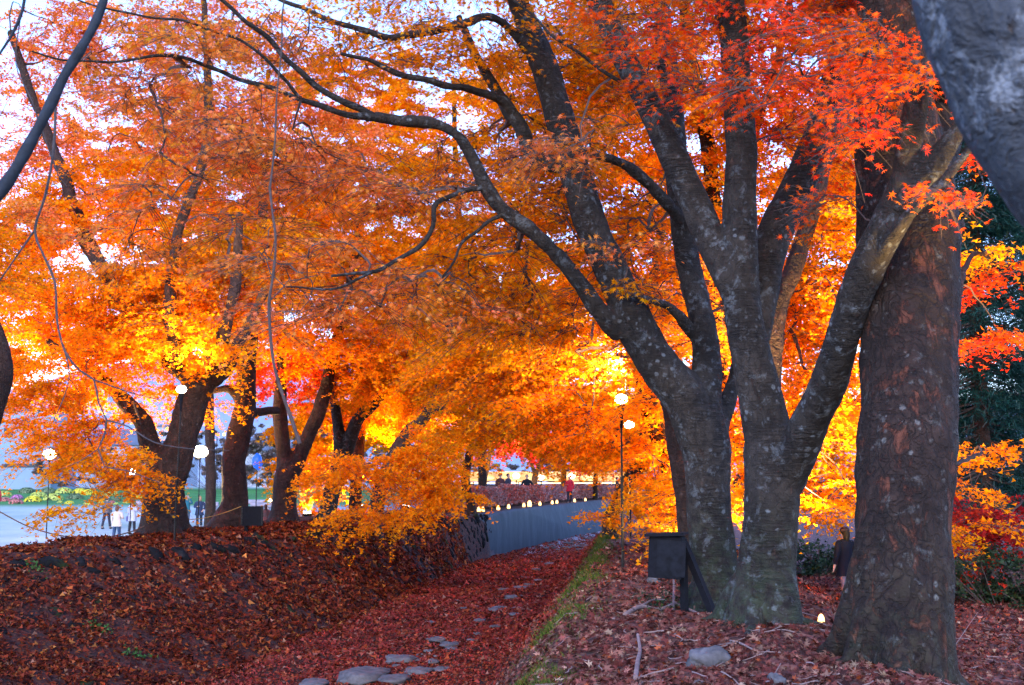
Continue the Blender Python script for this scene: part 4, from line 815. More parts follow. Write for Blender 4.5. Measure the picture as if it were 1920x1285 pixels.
# rocks and sticks on the right bank
def on_ground(px, py, guess=12):
    Y = guess
    for _ in range(40):
        p = P(px, py, Y); e = p[2] - hz(p[0], p[1]); d = P(px, py, Y + .1); Y = Y + float(e) / max(0.02, abs(d[2] - p[2]) / .1) * .6
        Y = min(max(Y, 3), 120)
    p = P(px, py, Y); p[2] = float(hz(p[0], p[1])); return p
def rock(px, py, r, label, sq=(1, .9, .7), dz=0.0):
    p = on_ground(px, py); a = Acc(); rr = r * p[1] / FPX; rock_mesh(a, [0, 0, 0], rr, sq, rs, seg=28, rings=18)
    o = a.build("rock", M_ROCK, smooth=True, tint=False); o.location = (p[0], p[1] + rr * .5, p[2] + dz); tag(o, label, "rock")
rock(1332, 1252, 38, "rounded grey rock in the leaves below the grey forked maple", dz=.03)
rock(1458, 1286, 18, "small pointed grey rock at the lower edge, below the forked maple", (.8, .8, 1.1))
rock(1160, 1112, 7, "small dark stone on the leaves left of the black box"); rock(1225, 1085, 12, "dark lump of stone behind the black box post")
def stick(pts, r, label, mat=M_DEAD, lift=.03):
    q = []
    for i, (px, py, h) in enumerate(pts): p = on_ground(px, py); q.append([p[0], p[1], p[2] + lift + h, r * (1 - .5 * i / len(pts))])
    c = q[0][:3]; q = cat_rom(q, .04); a = Acc(); tube_caps(a, q[:, :3] - c, q[:, 3], 7); o = a.build("fallen_branch", mat, smooth=True, tint=False); o.location = c; tag(o, label, "stick")
stick([(1192, 1278, 0), (1196, 1250, .02), (1200, 1232, .03), (1196, 1212, .05)], .022, "short crooked pinkish stick upright in the picture on the right bank leaves")
stick([(1172, 1152, 0), (1200, 1146, .02), (1235, 1144, .03), (1268, 1150, .02)], .03, "curved grey branch lying left of the black box's feet")
stick([(1200, 1142, 0), (1225, 1134, .03), (1250, 1133, .02)], .015, "thin twig lying just behind the curved grey branch")
stick([(1270, 1150, 0), (1285, 1154, .02), (1310, 1156, 0)], .018, "thin stick in front of the post of the black box")
stick([(1370, 1208, 0), (1390, 1216, .01), (1410, 1224, 0)], .012, "thin twig on the soil at the foot of the forked maple")
stick([(1262, 1148, 0), (1264, 1125, .12), (1262, 1108, .25)], .02, "pale broken stub standing by the post of the black box")
stick([(1750, 1284, 0), (1725, 1235, .35), (1700, 1185, .65), (1655, 1165, .8)], .006, "thin dry bramble arching over the foot of the massive trunk")
stick([(1748, 1284, 0), (1790, 1240, .15), (1835, 1190, .3)], .006, "straight dry stalk leaning right of the massive trunk")

# fine twigs among the leaves
a = Acc(); n = 420; x, y = frustum_xy(n, 9, 26, lambda y: crestR(y), lambda y: crestR(y) + 7, rs); th = rs.uniform(0, 6.283, n); ln = rs.uniform(.05, .32, n)
t_ = np.linspace(-.5, .5, 5); pl = np.stack([x[:, None] + np.cos(th)[:, None] * ln[:, None] * t_ + rs.normal(0, .012, (n, 5)), y[:, None] + np.sin(th)[:, None] * ln[:, None] * t_ + rs.normal(0, .012, (n, 5)), np.zeros((n, 5))], -1); pl[..., 2] = hz(pl[..., 0], pl[..., 1]) + .035
prism(a, pl, np.linspace(.006, .003, 5)[None] * rs.uniform(.6, 1.5, (n, 1)), 0); tag(a.build("twig_litter", M_DEAD), "thin dry twigs scattered among the leaves of the right bank", "twigs", None, "stuff")

# ---------------------------------------------------------------- lamps
M_BULB = emit("lamp_glass", (1.0, 0.86, 0.60), 9); M_FLAME = emit("lantern_paper", (1.0, 0.48, 0.16), 0.9)
def spot(p, tgt, power, col, ang, blend=.6, r=.12, parent=None):
    l = bpy.data.lights.new("floodlight", 'SPOT'); l.energy = power * .42; l.color = col; l.spot_size = math.radians(ang); l.spot_blend = blend; l.shadow_soft_size = r
    o = bpy.data.objects.new("floodlight", l); COL.objects.link(o); o.location = p; o.rotation_euler = (Vector(tgt) - Vector(p)).to_track_quat('-Z', 'Y').to_euler()
    if parent is not None: under(o, parent)
    return o
def lamp_post(label, base, topz, headr, lean=0.0, group="tall lamp posts", light=None):
    root = empty("lamp_post", base, label, "lamp post", group)
    top = np.array([base[0] + lean, base[1], topz])
    a = Acc(); tube_caps(a, [base - np.array([0, 0, .1]), base * .45 + top * .55], [.026, .024], 10); tube_caps(a, [base * .46 + top * .54, top - np.array([0, 0, .2])], [.018, .017], 10)
    V, F = tube([base * .46 + top * .54, base * .44 + top * .56], [.032, .032], 10); a.add(V, F); under(a.build("pole", M_STEEL, root and None, smooth=True, tint=False), root)
    a = Acc(); tube_caps(a, [top - [0, 0, .42], top - [0, 0, .2], top - [0, 0, .02]], [.024, .032, .065], 12); under(a.build("lamp_holder", M_BLACK, smooth=True, tint=False), root)
    a = Acc(); ball(a, top + np.array([0, 0, headr * .75]), headr, squash=(1.1, 1.1, .85), seg=18, rings=12); under(a.build("bulb", M_BULB, smooth=True, tint=False), root)
    if light: spot(top + np.array([0, -.1, headr * 1.8]), light[0], light[1], (1, .62, .24), light[2], parent=root)
    return root
WARM = (1, .64, .26)
pr = on_ground(1168, 1075, 21); pt = P(1173, 757, pr[1])
lamp_post("tall thin lamp post with glowing white head on the right bank, left of the trunks", pr, pt[2], .10, light=(P(1060, 600, 22.0), 1300, 110))
pl = on_ground(327, 1015, 25); pt = P(340, 737, pl[1]); lamp_post("tall thin lamp post on the left bank, in front of the broad maple", pl, pt[2], .105, lean=pt[0] - pl[0], light=(P(345, 480, 28.5), 1500, 120))
for (px, py, Y, r, lab, tg, pw) in ((1180, 803, 32, .12, "second lamp head, just under the tall right lamp, further along the bank", (1130, 600, 33), 1800), (1176, 838, 42, .11, "third and smallest lamp head in line below the tall right lamp", (1100, 640, 44), 2200),
                                  (375, 857, 52, .30, "large dazzling floodlight between the first two left bank trunks", None, 0), (93, 860, 55, .26, "bright white floodlight far left among the low orange leaves", None, 0), (247, 890, 58, .16, "small warm lamp left of the broad maple trunk", None, 0)):
    p = P(px, py, Y); g_ = np.array([p[0], p[1], float(hz(p[0], p[1]))]); lamp_post(lab, g_, p[2], r, group="distant lamp posts", light=(P(*tg), pw, 110) if tg else None)
# floodlights on the ground out of view; some added to brighten the foliage
def ground_flood(label, p, tgt, power, ang=90, col=WARM):
    p = np.array(p, float); p[2] = float(hz(p[0], p[1])); d = Vector(tgt) - Vector(p + np.array([0, 0, .3])); root = empty("ground_floodlight", p, label, "floodlight", "floodlights on the ground")
    a = Acc(); box(a, [0, 0, 0], [.30, .22, .10]); box(a, [0, 0, -.07], [.2, .14, .05]); h = a.build("housing", M_BLACK, tint=False); g2 = Acc(); box(g2, [0, 0, .056], [.26, .18, .006]); gl = g2.build("lens", M_BULB, tint=False)
    q = d.to_track_quat('Z', 'Y').to_euler()
    for o in (h, gl): o.parent = root; o.location = (0, 0, .32); o.rotation_euler = q
    a = Acc(); box(a, [-.17, 0, .16], [.02, .04, .32]); box(a, [.17, 0, .16], [.02, .04, .32]); box(a, [0, 0, .012], [.36, .2, .02]); a.build("bracket", M_STEEL, root, tint=False)
    spot(np.array(p) + np.array([0, 0, .32]) + np.array(d.normalized()) * .12, tgt, power, col, ang, parent=root)
ground_flood("floodlight just right of the massive trunk, aimed up at the leaves", P(2060, 1390, 9.6), P(1792, 280, 10.1), 2200, 30)
ground_flood("floodlight at the foot of the lamp-lit yellow tree", P(1400, 1100, 17.2), P(1540, 360, 18.2), 3800, 80)
ground_flood("floodlight on the path side lighting the yellow leaves", P(1640, 1080, 21.0), P(1560, 760, 22.5), 600, 110)
ground_flood("floodlight behind the slim dark maple", P(1300, 1080, 19.5), P(1200, 720, 21.5), 500, 110)
ground_flood("floodlight behind the left bank trunks", P(575, 1000, 47), P(600, 500, 44), 1800, 90)
ground_flood("floodlight at the foot of the row, lighting the drooping fans", P(760, 1000, 44), P(860, 600, 46), 2600, 100)
ground_flood("floodlight under the far red maples", P(960, 950, 70), P(980, 800, 78), 6000, 120)
ground_flood("added unseen floodlight at the foot of the broad maple, beaming up into the leftmost crown", P(120, 1090, 32), P(150, 400, 33), 4600, 110)  # unseen lamp added to brighten the leftmost crown
ground_flood("added unseen floodlight on the bank between the first two left bank trunks", P(318, 1010, 37), P(340, 420, 33), 3400, 120)  # put in out of view to lift the foliage above the row
ground_flood("added unseen floodlight half way along the left bank beaming up over the ditch", P(672, 1000, 49), P(800, 450, 42), 6000, 130)  # extra wide beam added for brighter leaves over the ditch
ground_flood("added unseen floodlight on the path far behind the trunks", P(1440, 1060, 23), P(1450, 350, 21), 3600, 130)  # wide fill light added for the crowns, hidden by the trunks
ground_flood("floodlight right of the path at the red maple", P(1745, 1150, 16.5), P(1835, 480, 18.5), 900, 60)
# little lanterns
def lantern(label, p, s, group="paper lanterns along the hedge", cat="lantern"):
    root = empty("lantern", p, label, cat, group); a = Acc(); tube_caps(a, [[0, 0, .02], [0, 0, s * .35], [0, 0, s * .7], [0, 0, s * .92], [0, 0, s]], [s * .26, s * .33, s * .28, s * .16, s * .05], 12); a.build("shade", M_FLAME, root, smooth=True, tint=False)
    a = Acc(); tube_caps(a, [[0, 0, 0], [0, 0, .03]], [s * .4, s * .4], 12); a.build("foot", M_BLACK, root, tint=False); return root
ORD = ["first", "second", "third", "fourth", "fifth", "sixth", "seventh", "eighth", "ninth", "tenth", "eleventh", "twelfth", "thirteenth", "fourteenth", "fifteenth", "sixteenth", "seventeenth", "eighteenth", "nineteenth", "twentieth"]
LX = [(892, 955, "small glowing lantern at the foot of the hedge, at the left end of the row"), (904, 952, 0), (931, 950, 0), (952, 947, 0), (979, 944, 0), (992, 940, "tallest and narrowest of the small glowing lanterns along the hedge"), (1010, 942, 0), (1033, 939, 0), (1041, 939, 0), (1074, 936, 0), (1093, 936, 0), (1150, 934, "reddish small lantern at the right end of the row, beside the leaning trunk")]
for px, py, ex in LX:
    Y = 50.0
    for _ in range(60):   # walk out along the top of the wall
        x = float(crestL(Y)) - .9; 
        if 960 + x / Y * FPX < px: Y += .8
        else: break
    p = np.array([x, Y, float(hz(x, Y))]); s = .36 if ex and "tall" in str(ex) else .24
    lantern(ex if ex else "small glowing lantern at the foot of the hedge, %s from the left end" % ORD[LX.index((px, py, ex))], p, s)
p = on_ground(1540, 1172, 14); lantern("single glowing lantern on the ground between the forked maple and the massive trunk", p, .125, None)
for px, py, Y, col, wd in ((395, 815, 90, (1, .45, .08), "orange"), (407, 815, 90, (1, .12, .03), "red"), (420, 815, 90, (1, .7, .1), "yellow")):
    p = P(px, py, Y); gz = float(hz(p[0], p[1])); root = empty("signal_light", (p[0], p[1], gz), wd + " one of three small coloured lights far behind the broad maple", "coloured light", "three coloured lights"); a = Acc(); ball(a, [0, 0, p[2] - gz], .11, seg=10, rings=6); a.build("bulb", emit("coloured_glass", col, .8), root, smooth=True, tint=False)
    a = Acc(); tube_caps(a, [[0, 0, 0], [0, 0, p[2] - gz]], [.03, .03], 6); a.build("pole", M_STEEL, root, tint=False)
p = P(482, 866, 70); gz = float(hz(p[0], p[1])); root = empty("hanging_decoration", (p[0], p[1], gz), "bright blue glowing bulb shape between the second and third left bank trunks", "decoration"); a = Acc(); ball(a, [0, 0, p[2] - gz], .42, seg=16, rings=10, squash=(.8, .8, 1.0), jitter=.18, rs=rs); a.build("globe", emit("blue_glass", (.01, .12, .8), .16), root, smooth=True, tint=False)
a = Acc(); tube_caps(a, [[0, 0, 0], [0, 0, p[2] - gz - .3]], [.03, .03], 6); a.build("pole", M_STEEL, root, tint=False)
for px, py, lab in ((275, 963, "left of the broad maple trunk"), (393, 972, "beside the woman in the navy coat"), (508, 942, "just left of the V-shaped maple"), (460, 913, "near the green field")):
    p = on_ground(px, py, 60); root = empty("ground_lamp", p, "small white lamp on the pale lawn " + lab, "lamp", "white lamps on the lawn"); a = Acc(); ball(a, [0, 0, .14], .16, seg=12, rings=8, squash=(1.3, 1, .7)); a.build("bulb", M_BULB, root, smooth=True, tint=False); a = Acc(); tube_caps(a, [[0, 0, 0], [0, 0, .06]], [.12, .12], 10); a.build("foot", M_BLACK, root, tint=False)

# ---------------------------------------------------------------- black box on legs (right) and flat black board (left)
p = P(1283, 1135, 14.5); p[2] = float(hz(p[0], p[1])); S = p[1] / FPX; root = empty("signboard_box", p, "black wooden box with sloping lid on a post and a slanted prop, right bank", "box")
yaw = math.radians(-18)
def bxp(px, py, Y): q = P(px, py, Y); return q - p
a = Acc(); c = bxp(1250, 1044, p[1] - .1); box(a, c, [60 * S, .30, 76 * S], rz=yaw * .9, ry=math.radians(3)); under(a.build("cabinet", M_BLACK, tint=False), empty and root) if False else None
o = a.build("cabinet", M_BLACK, root, tint=False); mb = o.modifiers.new("b", 'BEVEL'); mb.width = .008; mb.segments = 2
a = Acc(); box(a, c + np.array([0, -.02, 41 * S]), [72 * S, .40, .03], rz=yaw * .9, ry=math.radians(-2)); a.build("lid", M_BLACK, root, tint=False)
a = Acc(); box(a, c + np.array([.03, -.165, -.01]), [52 * S, .015, 64 * S], rz=yaw * .9, ry=math.radians(3)); a.build("door", flat("faded_black_paint", (.008, .009, .013), .8, 0, .5, 10), root, tint=False)
a = Acc(); g0 = bxp(1284, 1150, p[1]); g1 = bxp(1280, 1010, p[1]); V, F = tube([g0 - [0, 0, .1], g1], [.05, .05], 4); a.add(V, F); a.build("leg", M_BLACK, root, tint=False)
a = Acc(); g0 = bxp(1340, 1158, p[1] - .2); g1 = bxp(1282, 1018, p[1] + .05); V, F = tube([g0, g1], [.055, .055], 4); a.add(V, F); a.add(V[-4:], [[0, 1, 2, 3]]); a.build("prop", M_BLACK, root, tint=False)
p = on_ground(461, 1003, 33); root = empty("notice_board", p, "flat black board on a single post in front of the left bank trunks", "sign"); S = p[1] / FPX
a = Acc(); tube_caps(a, [[0, 0, -.1], [0, 0, 50 * S]], [.05, .05], 8); a.build("post", M_BLACK, root, tint=False)
a = Acc(); box(a, [12 * S, -.07, 32 * S], [40 * S, .06, 36 * S], rz=.12); o = a.build("panel", M_BLACK, root, tint=False); a = Acc()
for sx in (-1, 1): box(a, [12 * S + sx * 18.5 * S * math.cos(.12), -.11 + sx * 18.5 * S * math.sin(.12), 32 * S], [.03, .03, 34 * S], rz=.12)
a.build("frame", M_STEEL, root, tint=False)
p = P(815, 902, 34.5); root = empty("paper_notice", (p[0], p[1] + .25, float(hz(p[0], p[1]))), "small white notice hanging among the drooping orange leaves", "sign"); hgt = p[2] - root.location.z
a = Acc(); box(a, [0, -.03, hgt], [.2, .012, .33], ry=.15); a.build("sheet", flat("white_paper", (.6, .62, .66), .7, 0, .08), root, tint=False); a = Acc(); tube_caps(a, [[0, 0, hgt + .1], [.03, 0, hgt + .5], [.02, .1, hgt + 1.0]], [.006, .006, .006], 6); a.build("string", M_TWIG, root, tint=False)
# ropes
def rope(pts, r, label, mat, name="rope"):
    q = cat_rom([[*P(*a_), r] for a_ in pts], .1); c = q[0][:3].copy(); a = Acc(); tube_caps(a, q[:, :3] - c, q[:, 3], 6); o = a.build(name, mat, smooth=True, tint=False); o.location = c; tag(o, label, "rope")
rope([(-60, 925, 27), (0, 960, 27.2), (60, 990, 27.6), (130, 1007, 28), (200, 1007, 28.6), (255, 994, 29.4), (290, 975, 29.7)], .014, "brown rope sagging from the left edge to the broad maple trunk", flat("rope_fibre", (.16, .09, .06), .9))
rope([(340, 975, 31), (380, 972, 32), (420, 962, 33), (452, 950, 32.4)], .012, "yellowish rope running up to the flat black board", flat("yellow_rope", (.35, .22, .05), .9))

# ---------------------------------------------------------------- bare foreground branches and trunk
def fg(label, limbs, mat, name="overhanging_branch", voxel=None, group=None, part="branch", cat="branch"):
    L = [limbpts(l, 8) for l in limbs]; root = empty(name, L[0][0][:3], label, cat, group)
    for i, l in enumerate(L):
        q = cat_rom(l, .06); j = np.array([[noise.noise(Vector(v * 3)) for v in (q[:, :3])]]).ravel() if False else 0
        a = Acc(); tube_caps(a, q[:, :3], q[:, 3] * (1 + .10 * np.sin(np.arange(len(q)) * 1.7)), 10)
        under(a.build(part if i == 0 else "twig", mat, smooth=True, tint=False), root)
rsb = seed(77)
def off(pts, Y): return [(a_, b_, Y, r) for a_, b_, r in pts]
fg("thick dark bare branch crossing the top left corner", [off([(215, -70, 7.20), (198, -10, 8.00), (180, 40, 8.80), (150, 95, 9.60), (122, 140, 9.60), (98, 190, 10.40), (72, 240, 10.40), (45, 290, 11.20), (15, 340, 12.00), (-40, 410, 13.60)], 7.0), off([(50, -40, 3.20), (42, 20, 3.20), (20, 70, 2.80), (0, 100, 2.40), (-30, 140, 2.40)], 7.2)], flat("wet_bark", (.014, .02, .03), .8, 0, .4, 14, .6))
fg("thin bare zigzag twig hanging down the left side from the thick branch", [off([(104, 185, 2.48), (103, 240, 2.79), (98, 300, 2.48), (84, 370, 2.48), (65, 432, 2.48), (80, 475, 2.36), (103, 530, 2.23), (107, 600, 2.17), (122, 660, 2.17), (150, 695, 2.05), (176, 712, 1.98), (185, 755, 1.86), (200, 788, 1.86), (196, 815, 1.74), (184, 842, 1.61), (196, 875, 1.24), (235, 882, 0.99), (300, 905, 0.74)], 7.3),
    off([(65, 432, 1.86), (35, 475, 1.61), (0, 525, 1.49), (-30, 560, 1.24)], 7.3), off([(122, 660, 1.49), (130, 700, 1.12), (122, 740, 0.93), (100, 790, 0.74)], 7.3), off([(176, 712, 1.49), (240, 735, 1.18), (300, 750, 0.87)], 7.3), off([(200, 788, 1.61), (240, 800, 1.36), (290, 830, 1.12), (360, 842, 0.81), (430, 845, 0.62)], 7.3), off([(184, 842, 0.99), (150, 865, 0.74), (100, 885, 0.62)], 7.3),
    off([(98, 300, 1.36), (110, 330, 0.99), (125, 350, 0.74)], 7.3), off([(40, 20, 1.24), (30, 120, 1.12), (60, 190, 0.93), (98, 300, 0.74)], 7.25)], flat("twig_bark", (.05, .042, .045), .8, 0, .4, 14))
fg("long thin vine-like bare twig hanging down left of the middle", [off([(545, -60, 1.44), (530, 20, 1.44), (528, 90, 1.58), (519, 180, 1.73), (516, 260, 2.02), (509, 330, 2.16), (506, 352, 2.52), (511, 400, 2.30), (517, 450, 2.45), (513, 510, 2.52), (505, 565, 3.02), (507, 630, 3.02), (515, 690, 3.02), (530, 740, 3.31), (548, 790, 3.46), (562, 832, 4.03)], 8.0), off([(505, 565, 1.44), (530, 540, 1.08), (545, 520, 0.72)], 8.0), off([(528, 90, 1.15), (560, 40, 0.86), (590, -10, 0.72)], 8.0)], flat("pale_twig_bark", (.06, .04, .036), .8, 0, .4, 14))
root_l = [limbpts([(1850, -330, 3.4, 190), (1868, -150, 3.4, 186), (1905, 0, 3.4, 190), (1980, 150, 3.4, 194), (2070, 290, 3.4, 192), (2185, 440, 3.4, 188), (2330, 680, 3.4, 186), (2500, 1000, 3.4, 195), (2700, 1500, 3.4, 230)], 3.4)]
root = empty("leaning_trunk", (root_l[0][-1][0], 3.4, float(hz(root_l[0][-1][0], 3.4))), "blurred blue grey trunk leaning across the top right corner, closest to the camera", "tree trunk")
make_trunk("trunk", root_l, M_BARK_F, root, .02, .02)

# ---------------------------------------------------------------- hedge and things beyond the bend
M_HEDGE = leaf_mat("hedge_leaf", .2, .02, 1.0)
PAL['he'] = [(.50, .07, .05), (.60, .12, .06), (.46, .16, .12), (.34, .20, .17)]
PAL['he2'] = [(.38, .22, .20), (.44, .24, .21), (.50, .12, .09)]
k = 0
for y0, y1, pal, lab in ((51, 58, 'he', "left, reddest end of the clipped low hedge above the concrete wall"), (58.3, 62, 'he2', "greyish short stretch of the clipped hedge right of its red end"), (62.3, 73, 'he', "red middle stretch of the clipped hedge above the concrete wall"), (73.4, 98, 'he2', "far right greyish pink stretch of the clipped hedge")):
    n = int((y1 - y0) * 1300); y = rs.uniform(y0, y1, n); off_ = rs.uniform(-.45, .45, n); hh = rs.uniform(0, 1, n) ** .7; x = crestL(y) - 1.9 + off_ * (1 - .3 * hh ** 4)
    edge = np.minimum(y - y0, y1 - y); top = .95 + .08 * np.sin(y * .9) - .35 * np.exp(-edge * 2.2); z = hz(x, y) + .12 + hh * top
    a = Acc(); t = tints(pal, n, rs) * np.exp(rs.normal(0, .3, (n, 1))); leaves(a, np.stack([x, y, z], 1), rs.normal(0, 1, (n, 3)), .12, t, DART, rs)
    nb = int((y1 - y0) * 22); yb = rs.uniform(y0, y1, nb); xb = crestL(yb) - 1.9 + rs.uniform(-.25, .25, nb); zb = hz(xb, yb); b0 = np.stack([xb, yb, zb], 1); b1 = b0 + rs.normal(0, .1, (nb, 3)) + [0, 0, .7]; t_ = np.linspace(0, 1, 3)[None, :, None]
    prism(a, b0[:, None] * (1 - t_) + b1[:, None] * t_, np.full((nb, 3), .018), 1)
    o = a.build("hedge", [M_HEDGE, M_TWIG]); tag(o, lab, "hedge", "clipped hedges above the wall")
# lit stalls; the lamplight on the awnings is put into the cloth as glow
M_CANV = emit("awning_cloth_painted_glow", (1.0, .50, .10), .26); _nt = M_CANV.node_tree; _nt.links.new(ramp(_nt, noi(_nt, 1.1, 5, .7, geo(_nt, (1, 1, 2.5))), [(.35, (.22, .07, .015)), (.5, (.8, .34, .06)), (.62, (1.6, .95, .35))]), _nt.nodes["Principled BSDF"].inputs["Emission Color"])
M_TUBE = emit("lamp_tube", (1, .7, .3), .9)
for i, (px, Y, wd, lab) in enumerate(((925, 108, 4.6, "left stall of the glowing row beyond the hedge"), (1010, 108, 5.6, "middle and widest glowing stall beyond the hedge"), (1095, 110, 5.2, "right glowing stall beyond the hedge"), (1170, 112, 4.0, "last glowing stall behind the right lamp post"))):
    p = P(px, 905, Y); gz = float(hz(p[0], p[1])); root = empty("market_stall", (p[0], p[1], gz), lab, "stall", "lit stalls beyond the hedge"); h = p[2] - gz
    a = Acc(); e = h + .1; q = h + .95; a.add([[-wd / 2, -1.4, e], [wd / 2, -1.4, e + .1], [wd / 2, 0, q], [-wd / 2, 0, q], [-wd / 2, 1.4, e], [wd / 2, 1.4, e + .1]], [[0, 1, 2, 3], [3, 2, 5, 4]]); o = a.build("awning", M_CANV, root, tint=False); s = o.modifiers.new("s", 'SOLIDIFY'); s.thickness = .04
    for sx in (-1, 1):
        for sy in (-1, 1): a = Acc(); box(a, [sx * wd * .48, sy * 1.3, h / 2], [.08, .08, h + .1]); a.build("post", M_STEEL, root, tint=False)
    a = Acc(); box(a, [0, -.8, .45], [wd * .9, .6, .9]); a.build("counter", flat("stall_wood", (.2, .13, .09)), root, tint=False)
    a = Acc(); box(a, [0, -1.2, e - .15], [wd * .85, .08, .08]); a.build("lamp", M_TUBE, root, tint=False)
for i, (px, Y, lab) in enumerate(((968, 80, "left, warm one"), (1015, 82, "middle, violet white one"), (1072, 82, "right, above the red coat"))):
    p = P(px, 897 if i != 1 else 900, Y); g_ = np.array([p[0], p[1], float(hz(p[0], p[1]))]); lamp_post("white lamp on a thin post behind the hedge, " + lab, g_, p[2], .2, group="lamps behind the hedge")
# fence
p0 = P(900, 915, 95); p1 = P(1170, 915, 100); root = empty("fence", (p0[0], p0[1], float(hz(p0[0], p0[1]))), "thin dark railing behind the people beyond the hedge", "fence"); a = Acc(); n = 14
for i in range(n + 1):
    t = i / n; x, y = p0[0] * (1 - t) + p1[0] * t, p0[1] * (1 - t) + p1[1] * t; b_ = Acc(); z = float(hz(x, y)); box(b_, [x, y, z + .55], [.07, .07, 1.1]); under(b_.build("post", M_STEEL, tint=False), root)
z = float(hz(p0[0], p0[1])); a.add(*tube([[p0[0], p0[1], z + 1.05], [p1[0], p1[1], z + 1.05]], [.04, .04], 6)); a.add(*tube([[p0[0], p0[1], z + .5], [p1[0], p1[1], z + .5]], [.03, .03], 6)); under(a.build("rail", M_STEEL, tint=False), root)
# flowers on the lawn: rounded chrysanthemum mounds
PAL['fy'] = [(.75, .60, .03), (.62, .58, .05)]; PAL['fp'] = [(.42, .12, .32), (.5, .2, .35)]; PAL['fr'] = [(.5, .12, .12), (.6, .25, .2)]; PAL['fg'] = [(.10, .16, .08), (.14, .2, .09)]; PAL['fl'] = [(.55, .60, .12), (.45, .5, .1)]
cn = {'fy': "bright yellow", 'fp': "purple", 'fr': "dusty red", 'fg': "leafy green", 'fl': "pale lime yellow"}
FLW = [(30, 945, 'fr', 22), (62, 941, 'fy', 26), (100, 938, 'fl', 30), (32, 935, 'fp', 18), (72, 932, 'fl', 24), (140, 936, 'fg', 26), (120, 925, 'fl', 26), (8, 930, 'fl', 22), (165, 928, 'fy', 24), (178, 938, 'fg', 22), (205, 930, 'fl', 28), (215, 940, 'fg', 20), (150, 925, 'fy', 22), (240, 932, 'fg', 24), (262, 935, 'fy', 16), (285, 932, 'fl', 18), (50, 925, 'fg', 26), (90, 925, 'fg', 26), (10, 940, 'fr', 18), (195, 922, 'fg', 26), (130, 945, 'fy', 14), (255, 928, 'fr', 16)]
for q in range(16): FLW.append((rs.uniform(95, 250), rs.uniform(942, 948), ['fy', 'fl', 'fr'][rs.randint(3)], 9))
FLW.sort(key=lambda q: q[0]); cnt_ = {}
for i, (px, py, pal, wpx) in enumerate(FLW):
    p = on_ground(px, py, 85); p = p if p[1] < 119 else P(px, py, 95); p[2] = float(hz(p[0], p[1])); r = wpx * .62 * p[1] / FPX; n = 260
    d = rs.normal(size=(n, 3)); d[:, 2] = np.abs(d[:, 2]); d /= np.linalg.norm(d, axis=1, keepdims=True); a = Acc(); tt = tints(pal, n, rs) * np.exp(rs.normal(0, .2, (n, 1)))
    ball(a, [0, 0, .0], r * .93, seg=12, rings=8, squash=(1, 1, .62), tint=(.05, .08, .03)); leaves(a, d * [r, r, r * .68], d, r * .22, tt, DART, rs)
    o = a.build("chrysanthemum_mound", M_HEDGE); o.location = p
    kd = ("small " if wpx < 12 else "big ") + cn[pal]; cnt_[kd] = cnt_.get(kd, 0) + 1
    tag(o, ORD[cnt_[kd] - 1] + " " + kd + " chrysanthemum clump from the left in the flower bed", "flower", "chrysanthemum mounds")
# benches / log tables
M_LOG = flat("pale_log", (.36, .31, .34), .85, 0, .25, 6)
for px, py, wd, lab in ((395, 950, 1.0, "short log bench just right of the woman in the navy coat"), (470, 945, 2.0, "long log bench behind the black board"), (490, 952, 1.4, "low log bench nearer, right of the black board"), (268, 947, .9, "log bench left of the broad maple trunk")):
    p = on_ground(px, py + 8, 68); root = empty("log_bench", p, lab, "bench", "log benches on the lawn"); a = Acc(); tube_caps(a, [[-wd / 2, 0, .42], [wd / 2, 0, .42]], [.17, .17], 12); a.build("seat", M_LOG, root, smooth=True, tint=False)
    for sx in (-1, 1): a = Acc(); box(a, [sx * wd * .32, 0, .13], [.14, .3, .27]); a.build("leg", M_LOG, root, tint=False)
# distant buildings
M_WALL = flat("pale_blue_render", (.20, .28, .36), .8, 0, .08, .2); M_ROOF = flat("slate_roof", (.10, .12, .16), .7, 0, .2, .6); M_WIN = flat("dark_window", (.02, .03, .05), .2); M_WALL2 = flat("grey_render", (.30, .33, .38), .8, 0, .1, .2)
def building(label, px, py0, py1, Y, wpx, mat, wins, dep=8, roofh=0.0, flatroof=True):
    c = P(px, py1, Y); gz = float(hz(c[0], c[1])); top = P(px, py0, Y)[2]; W = wpx * Y / FPX; H = top - gz; root = empty("building", (c[0], c[1], gz), label, "building", None)
    a = Acc(); box(a, [0, dep / 2, H / 2 - .5], [W, dep, H + 1]); a.build("wall", mat, root, tint=False); a = Acc()
    if flatroof: box(a, [0, dep / 2, H + .15], [W + .6, dep + .6, .3])
    else: a.add([[-W / 2 - .5, -.5, H], [W / 2 + .5, -.5, H], [W / 2 + .5, dep + .5, H], [-W / 2 - .5, dep + .5, H], [-W / 2, dep / 2, H + roofh], [W / 2, dep / 2, H + roofh]], [[0, 1, 5, 4], [2, 3, 4, 5]]); a.add([[-W / 2 - .5, -.5, H], [-W / 2 - .5, dep + .5, H], [-W / 2, dep / 2, H + roofh], [W / 2 + .5, -.5, H], [W / 2 + .5, dep + .5, H], [W / 2, dep / 2, H + roofh]], [[0, 1, 2], [4, 3, 5]])
    a.build("roof", M_ROOF, root, tint=False)
    for fx, fz, ww, wh in wins: a = Acc(); box(a, [fx * W, -.03, fz * H], [ww, .14, wh]); a.build("window", M_WIN, root, tint=False)
building("pale blue building with a small dark window at the far left", 30, 770, 905, 140, 130, M_WALL, [(-.14, .72, 1.0, 1.1), (.28, .7, .9, 1.0), (-.4, .72, 1, 1.1), (.1, .3, 5, .4)])
building("low grey house with pitched roof far behind the hanging orange leaves", 215, 835, 905, 170, 110, M_WALL2, [(-.3, .5, 1.2, 1.2), (.1, .5, 1.2, 1.2), (.35, .5, 1.2, 1.2)], roofh=2.4, flatroof=False)
